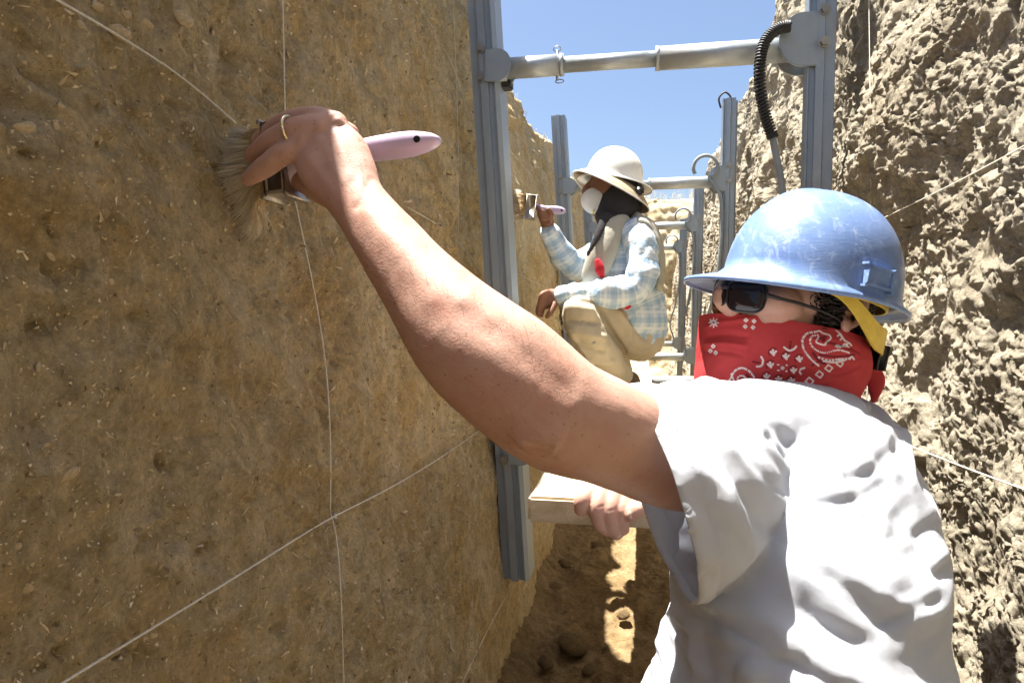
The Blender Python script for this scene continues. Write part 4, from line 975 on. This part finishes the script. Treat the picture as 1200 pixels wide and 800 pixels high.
def bris1(f, g):
    # tips fan against the earth; the lower third is swept down
    px = 252+9*abs(f)+random.uniform(-4, 10); py = 204+50*f+random.uniform(-6, 6)
    if f > 0.25: k = (f-0.25)/0.75; px += 16*k+random.uniform(0, 18)*k; py += 22*k+random.uniform(-3, 12)*k
    p, n = cast(BL, px, py); p = np.array(p)+np.array([0.003+0.022*(g+1)/2, -0.012*(g+1)/2, 0])
    return p, (axb+np.array([0, 0, -0.35*f-0.2*(f > .3)]))
brush('large lilac-handled paint brush pressed to the wall in the man\'s bare hand', A, Fe, 0.14, Wv, Tk, bris1, 1700, True)
# ------------------------------------------------------------------ strings
def string(pl, lab, bvh=BL, r=0.0011, off=0.006, dens=4, cat='string'):
    pts = []
    for a, b in spline(np.array(pl, float), max(2, len(pl)*dens)) if len(pl) > 2 else np.linspace(pl[0], pl[1], 14):
        if isinstance(bvh, (int, float)): pts.append(PY(a, b, bvh)); continue
        p, n = cast(bvh, a, b)
        if p is not None: pts.append(p-ray(a, b)/np.linalg.norm(ray(a, b))*off)
    pts = np.array(pts)
    if not isinstance(bvh, (int, float)):               # a taut line bridges the small hollows
        for _ in range(14): pts[1:-1] = 0.5*pts[1:-1]+0.25*(pts[:-2]+pts[2:])
    return tag(tube('string', pts, r, M['string'], None, 6), lab, cat, 'grid strings on the trench faces')
string([(-90, -95), (-10, -45), (62, -2), (120, 30), (188, 73), (220, 95), (276, 144)], 'thick taut string running from the top left corner to the brush bristles', r=0.0012, off=0.018)
string([(327, -160), (330, -60), (331, -4), (333, 70), (334, 140)], 'string hanging straight down onto the hand with the ring', off=0.02)
string([(345, 232), (358, 290), (374, 370), (384, 440), (388, 520), (387, 600)], 'string dropping from the brush ferrule to the crossing knot', off=0.02)
string([(387, 600), (395, 625), (399, 680), (401, 740), (403, 806), (406, 880), (409, 960)], 'string falling from the crossing knot out of the bottom edge', off=0.026)
string([(-110, 915), (-20, 858), (66, 804), (150, 753), (250, 692), (340, 636), (388, 604), (440, 583), (520, 535), (562, 504)], 'long slanting string from the bottom left corner up towards the left rail', off=0.02, r=0.0011)
string([(485, -2), (520, 50), (537, 95), (548, 130), (556, 160)], 'short string slanting down from the top edge beside the left rail', off=0.02, r=0.0009)
string([(528, -60), (531, -2), (535, 95), (538, 190), (537, 280)], 'thin plumb string hanging just left of the near rail', off=0.018, r=0.0009)
string([(478, 243), (505, 258), (530, 275), (537, 285), (552, 300), (566, 322)], 'loose string drooping from above the forearm towards the left rail', off=0.02, r=0.0010)
string([(592, 700), (570, 740), (540, 803), (505, 880)], 'string slanting down from the foot of the left rail', off=0.02, r=0.0009)
string([(592, 170), (622, 205), (645, 228)], 'thin string slanting behind the second brush', off=0.02, r=0.0011)
string([(598, 316), (620, 328), (648, 340)], 'short string on the far wall near the crouching worker\'s hand', off=0.02, r=0.0011)
string([(590, 120), (596, 200), (602, 320)], 'plumb string on the wall just right of the near left rail', off=0.02, r=0.0009)
string([(1017, -120), (1018, -2), (1020, 120), (1021, 240), (1020, 360), (1016, 470)], 'plumb string hanging down the crumbly wall behind the blue hat', BR, r=0.0010, off=0.03)
string([(1310, 112), (1200, 171), (1120, 215), (1030, 258)], 'string rising to the right edge above the blue hat', BR, r=0.0011, off=0.03)
string([(1042, 512), (1090, 532), (1150, 555), (1203, 574), (1310, 612)], 'cream string sloping down the crumbly wall beside the man\'s shoulder', BR, r=0.0014, off=0.03)
string([(978, 110), (1000, 60), (1012, 40)], 'short stray string near the top of the right rail', BR, r=0.0008, off=0.03)
string([(962, -2), (975, 70), (984, 30)][:2], 'thin string beside the top of the right rail', BR, r=0.0008, off=0.02)
kn = cast(BL, 388, 604)[0]
mb = MB()
for k in range(3):
    t0 = np.linspace(0, 6.28, 14); u, v, _ = frame((1, 0.3*k, 0.4-0.4*k)); mb.tube([kn+np.array([0.006, 0, 0])+0.0028*(math.cos(t)*u+math.sin(t)*v) for t in t0], 0.0013, 6)
tag(mb.build('string_knot', M['string']), 'knot where the slanting and hanging strings cross on the wall', 'knot')
# ------------------------------------------------------------------ the crouching worker behind
wk = empty('person', P(735, 462, 2.72)); tag(wk, 'crouching worker in pale blue plaid shirt and khaki trousers brushing the far wall', 'person')
def uvloft(rows, N, n=26, sq=2.0):
    V, Fc = plimb(rows, N=N, n=n, sq=sq); k = len(V)//n; A = np.array(V).reshape(k, n, 3)
    lv = np.concatenate([[0], np.cumsum(np.linalg.norm(np.diff(A.mean(1), axis=0), axis=1))]); per = np.linalg.norm(A-np.roll(A, 1, 1), axis=2).sum(1).max()
    tu = np.abs(np.linspace(-1, 1, n, endpoint=False))*per/2
    return V, Fc, np.tile(tu, k), np.repeat(lv, n)
def plaid():
    q = NM('blue_plaid'); a = q.n('Attribute', attribute_name='pu'); b = q.n('Attribute', attribute_name='pv')
    def stripe(x, per, off, wd):
        m = q.math('FRACT', q.math('ADD', q.math('DIVIDE', x, per), off)); d = q.math('ABSOLUTE', q.math('SUBTRACT', m, 0.5)); return q.rng(d, wd+0.04, wd-0.04)
    c = (0.56, 0.67, 0.76)
    for at, o in ((a, 0.0), (b, 0.3)):
        f = at.outputs['Fac']
        c = q.mix(q.math('MULTIPLY', stripe(f, 0.062, o, 0.17), 0.5), c, (0.30, 0.46, 0.63))
        c = q.mix(q.math('MULTIPLY', stripe(f, 0.062, o+0.5, 0.09), 0.75), c, (0.80, 0.84, 0.86))
        c = q.mix(q.math('MULTIPLY', stripe(f, 0.031, o+0.21, 0.05), 0.5), c, (0.82, 0.85, 0.86))
    q.set(Base_Color=c, Roughness=0.9, Specular_IOR_Level=0.1, Normal=q.bump(q.noise(60, 4, 0.6), 0.004)); return q.m
M['plaid'] = plaid(); M['khaki'] = cloth('khaki_cotton', (0.55, 0.475, 0.34), 700, var=0.12); M['vest'] = cloth('grey_vest', (0.46, 0.44, 0.37), 700, var=0.1)
M['scarf'] = cloth('charcoal_scarf', (0.045, 0.042, 0.045), 500); M['red'] = cloth('red_cloth', (0.55, 0.035, 0.05), 500); M['mask'] = cloth('white_mask', (0.78, 0.78, 0.76), 800)
M['tan'] = cloth('tan_cloth', (0.48, 0.38, 0.25), 800); M['white'] = plain('white_shell', (0.80, 0.79, 0.74), 0.35, 0.04, 20)
D = 2.68
TORSO = [(730, 262, D, 16, .9), (731, 268, D, 27, .95), (731, 280, D, 34, 1.0), (732, 300, D, 39, 1.0), (733, 325, D, 41, 1.0), (736, 348, D, 40, 1.0), (744, 370, D, 37, 1.02), (752, 388, D, 30, 1.0)]
NEAR = [(742, 270, 2.58, 17, .9), (752, 290, 2.54, 19, .95), (753, 315, 2.51, 18, .95), (748, 337, 2.50, 17, 1), (728, 343, 2.50, 17, 1), (700, 343, 2.50, 14.5, 1), (675, 344, 2.50, 13, 1), (659, 347, 2.50, 13, 1)]
FAR = [(712, 280, 2.74, 15, .9), (695, 300, 2.74, 15, .95), (678, 313, 2.73, 15, 1), (665, 308, 2.70, 13.5, 1), (653, 288, 2.66, 12, 1), (643, 271, 2.62, 11.5, 1)]
mb = MB(); pu = []; pv = []
for rows, N in ((TORSO, 44), (NEAR, 56), (FAR, 44)):
    V, Fc, a, b = uvloft(rows, N, 40); mb.add(V, Fc); pu += list(a); pv += list(b)
sh = mb.build('plaid_shirt', M['plaid']); fcol(sh.data, 'pu', pu); fcol(sh.data, 'pv', pv)
noise_push(sh, lambda c: 0.010*fbm(c*[1, 1, 1.6], 9, 3, s=131)+0.006*np.abs(fbm(c*[1.5, 1, 1], 22, 2, s=132)))
keep(sh, wk)
tail = fuse('shirt_tail', [plimb([(745, 365, D, 36, 1.05), (757, 384, D-.02, 28, 1.25), (762, 396, D-.03, 17, 1.4)], N=16, n=30)], 0.006, 2, 0.5, M['plaid'])
c_ = get_co(tail.data); fcol(tail.data, 'pu', c_[:, 0]+c_[:, 1]); fcol(tail.data, 'pv', c_[:, 2]); noise_push(tail, lambda c: 0.006*fbm(c*[2, 2, .7], 12, 3, s=133)); keep(tail, wk)
LEGS = [plimb([(757, 396, 2.66, 25, 1.0), (735, 388, 2.64, 25, .9), (710, 374, 2.58, 22, .85), (682, 362, 2.50, 20, .9)], N=24), plimb([(676, 360, 2.47, 18, .95), (681, 375, 2.46, 21, .95), (694, 400, 2.48, 21, .95), (715, 428, 2.54, 19, .95), (733, 450, 2.62, 15, 1)], N=28),
        plimb([(752, 398, 2.80, 26, 1), (725, 392, 2.86, 25, .95), (700, 380, 2.90, 22, .9)], N=20), plimb([(700, 378, 2.90, 20, 1), (712, 405, 2.90, 20, 1), (730, 448, 2.90, 14, 1)], N=20), plimb([(754, 385, 2.72, 27, 1.2), (758, 400, 2.72, 22, 1.2)], N=8)]
tr = fuse('trousers', LEGS, 0.0065, 3, 0.5, M['khaki'])
creases(tr, [([(660, 362), (675, 360), (700, 366)], .02, .012), ([(662, 374), (680, 377), (706, 378)], .012, -.014), ([(668, 388), (690, 392), (712, 396)], .014, .010), ([(672, 398), (690, 408), (712, 412)], .010, -.010), ([(690, 350), (702, 358), (708, 372)], .010, -.016), ([(705, 360), (718, 390), (735, 420)], .010, -.020),
             ([(684, 418), (702, 424), (722, 424)], .012, .010), ([(720, 360), (735, 378), (740, 400)], .014, .010), ([(730, 366), (745, 382), (760, 402)], .010, -.012), ([(676, 350), (690, 352), (700, 350)], .010, .008), ([(740, 410), (755, 410), (770, 398)], .010, -.008), ([(666, 380), (678, 404), (698, 428)], .008, .008)])
noise_push(tr, lambda c: 0.004*fbm(c, 20, 3, s=135)); keep(tr, wk)
for a, b in ((684, 377.5), (696, 402)):                  # snaps on the cargo flap
    p, n = cast(bvh_of(tr), a, b)
    if p is not None: V, Fc = ellV(p, (_R*0.008, _U*0.008, _F*0.005), 12, 8); keep(pmesh('snap', V, Fc, M['vest']), wk)
for dd in (2.60, 2.88):
    keep(fuse('boot', [plimb([(735, 446, dd, 15, 1), (737, 455, dd, 15, 1)], N=6), loftV([P(748, 459, dd), P(730, 460, dd-.01), P(704, 463, dd-.02)], [.032, .034, .026], [.04, .042, .036], 18, N=10)], 0.006, 2, 0.5, M['boot']), wk)
# head, hands
WF = -_R*0.97+_U*0.05-_F*0.15; WF /= np.linalg.norm(WF); WU = _U-WF*(_U@WF); WU /= np.linalg.norm(WU); WS = np.cross(WU, WF); WC = P(716, 222, D)
def K(f, s, u): return WC+WF*f+WS*s+WU*u
bd = [ellV(K(0, 0, 0.01), (WF*0.088, WS*0.072, WU*0.11)), ellV(K(0.02, 0, -0.055), (WF*0.068, WS*0.058, WU*0.07)), loftV([K(0.085, 0, 0.02), K(0.105, 0, -0.015), K(0.09, 0, -0.03)], [.009, .014, .01], [.009, .014, .01], 12, N=8), loftV([K(-.01, 0, -.08), K(-.02, 0, -.16)], [.052, .06], [.052, .06], 16, N=6),
      plimb([(729, 272, D, 20, 1), (733, 330, D, 26, .9), (742, 380, D, 26, .9)], N=12),
      plimb([(732, 285, 2.62, 11, 1), (752, 315, 2.52, 11, 1), (745, 341, 2.50, 11, 1), (700, 344, 2.50, 10, 1), (660, 347, 2.50, 8.5, .9), (648, 349, 2.50, 11, .6), (638, 352, 2.50, 11, .6)], N=40),
      plimb([(720, 290, 2.72, 10, 1), (677, 312, 2.72, 10, 1), (652, 285, 2.66, 8, 1), (643, 268, 2.62, 7.5, .8), (640, 256, 2.60, 8.5, .6), (637, 248, 2.59, 8.5, .6)], N=36)]
for k in range(4):                                       # resting hand: fingers hanging over the knee; brushing hand: fingers round the handle
    bd.append(plimb([(642-2*k, 342+5*k, 2.485+.006*k, 3.6, 1), (635-1.2*k, 345+5*k, 2.47+.006*k, 3.4, 1), (633.5-k, 352+5*k, 2.475+.006*k, 3.2, 1), (638-k, 358+4*k, 2.485+.006*k, 2.6, 1)], N=12, n=10))
    bd.append(plimb([(637+1.0*k, 243+4.2*k, 2.60, 3.0, 1), (630.5+1.3*k, 241.5+4.0*k, 2.575, 2.9, 1), (632+1.4*k, 246+3.5*k, 2.56, 2.6, 1), (638+1.0*k, 248+3.0*k, 2.565, 2.2, 1)], N=12, n=10))
bd.append(plimb([(650, 356, 2.485, 4.2, 1), (645, 366, 2.47, 3.8, 1), (641, 371, 2.475, 3, 1)], N=10, n=10)); bd.append(plimb([(644, 258, 2.585, 3.6, 1), (646, 250, 2.565, 3.2, 1), (642, 245, 2.555, 2.6, 1)], N=10, n=10))
keep(fuse('body', bd, 0.0042, 2, 0.4, M['skin2']), wk)
# vest: front and back panels over the plaid shirt
def panel(name, l, m, th=0.012):
    """l: list of (px, py, depth, half-width px)"""
    V, Fc = plimb([(a, b, d, hw, th*FPX/d/hw) for a, b, d, hw in l], N=24, n=18); o = pmesh(name, V, Fc, m); noise_push(o, lambda c: 0.006*fbm(c*[1.4, 1, .8], 14, 2, s=137)); return keep(o, wk)
panel('vest_front', [(735, 257, 2.585, 8), (720, 268, 2.550, 13), (709, 288, 2.535, 16), (700, 310, 2.53, 16), (695, 330, 2.535, 13), (693, 344, 2.54, 10)], M['vest'], 0.016)
panel('vest_back', [(744, 256, 2.63, 9), (762, 268, 2.64, 8), (770, 290, 2.64, 7), (773, 312, 2.64, 6), (772, 338, 2.64, 5)], M['vest'], 0.10)
panel('red_pouch', [(700, 306, 2.50, 4), (703, 316, 2.495, 6), (706, 324, 2.50, 4)], M['red'], 0.012)
panel('red_sash', [(708, 347, 2.505, 5), (722, 351, 2.50, 6), (735, 357, 2.52, 4)], M['red'], 0.02)
sc_ = fuse('scarf', [plimb([(733, 214, D, 15, 1.4), (728, 230, D, 24, 1.25), (724, 246, D, 28, 1.15), (727, 258, D, 24, 1.3), (731, 266, D, 12, 1.4)], N=24), plimb([(712, 254, 2.57, 8, .8), (703, 270, 2.535, 5, .6), (694, 288, 2.515, 4, .5), (688, 300, 2.51, 2.5, .5)], N=16)], 0.006, 3, 0.5, M['scarf'])
noise_push(sc_, lambda c: 0.004*fbm(c*[1, 1, .6], 22, 3, s=139)); keep(sc_, wk)
V, Fc = ellV(K(0.062, 0.008, -0.052), (WF*0.058, WS*0.048, WU*0.052), 28, 20); mk = pmesh('dust_mask', V, Fc, M['mask']); keep(mk, wk)
for a, b in (((696, 246), (692, 262)),):
    pts = []
    for x, y in np.linspace(a, b, 8):
        p, n = cast(bvh_of(mk), x, y)
        if p is not None: pts.append(p-ray(x, y)*0.002)
    if len(pts) > 2: o = tube('mask_strap', pts, 0.0035, M['yellow'], mk, 6)
# white hat with a fabric sun brim
h2 = empty('hard_hat', P(716, 205, D)); tag(h2, 'white hard hat with a wide tan-lined sun brim on the crouching worker', 'hard hat')
wf = -_R*0.965+_U*0.20-_F*0.12; wf /= np.linalg.norm(wf); wu = _U-wf*(_U@wf); wu /= np.linalg.norm(wu); wsd = np.cross(wu, wf); W0 = P(719, 212, D)
def Wp(f, s, u): return W0+wf*f+wsd*s+wu*u
keep(hat_shell(0.113, 0.102, 0.132, 0.03, 0.012, 0.045, 0.012, Wp, 'shell', M['white'], na=64, nr=20), h2)
bf = -_R*0.90+_U*0.46-_F*0.05; bf /= np.linalg.norm(bf); bu = _U-bf*(_U@bf); bu /= np.linalg.norm(bu); bsd = np.cross(bu, bf); B0 = P(718, 221, D)
th = np.linspace(0, 2*math.pi, 72, endpoint=False); G = []
for r_, z_ in ((0.70, 0.028), (0.78, 0.018), (0.88, 0.006), (0.97, -0.008), (1.0, -0.016)):
    G.append([B0+bf*(0.165*r_*math.cos(t))+bsd*(0.145*r_*math.sin(t))+bu*(z_-0.012*math.sin(t)**2*r_) for t in th])
sbm = gridmesh('sun_brim', np.array(G), M['tan'], wrap=True); s_ = sbm.modifiers.new('t', 'SOLIDIFY'); s_.thickness = 0.003; keep(sbm, h2)
keep(tube('brim_edge', [G[-1][k % 72] for k in range(74)], 0.0035, M['white'], None, 6), h2)
bm = bmesh.new(); box(bm, P(749, 224, D-.1), (0.035, 0.02, 0.03)); keep(bmobj('rear_buckle', bm, M['black'], None, True, 0.006), h2)
# the worker's brush
A2 = P(663, 247.5, 2.56); F2 = P(622, 243, 2.575); ax2 = (F2-A2)/np.linalg.norm(F2-A2)
W2 = (P(626, 258, 2.575)-P(623, 229, 2.575))/2; W2 -= ax2*(W2@ax2); T2 = np.cross(ax2, W2); T2 = T2/np.linalg.norm(T2)*0.010
def bris2(f, g):
    p, n = cast(BL, 599+random.uniform(-2, 5), 240+18*f+random.uniform(-2, 2)); return np.array(p)+np.array([0.003+0.006*(g+1), 0, 0]), ax2
brush('lilac-handled paint brush held up by the crouching worker', A2, F2, 0.30, W2, T2, bris2, 900, True)
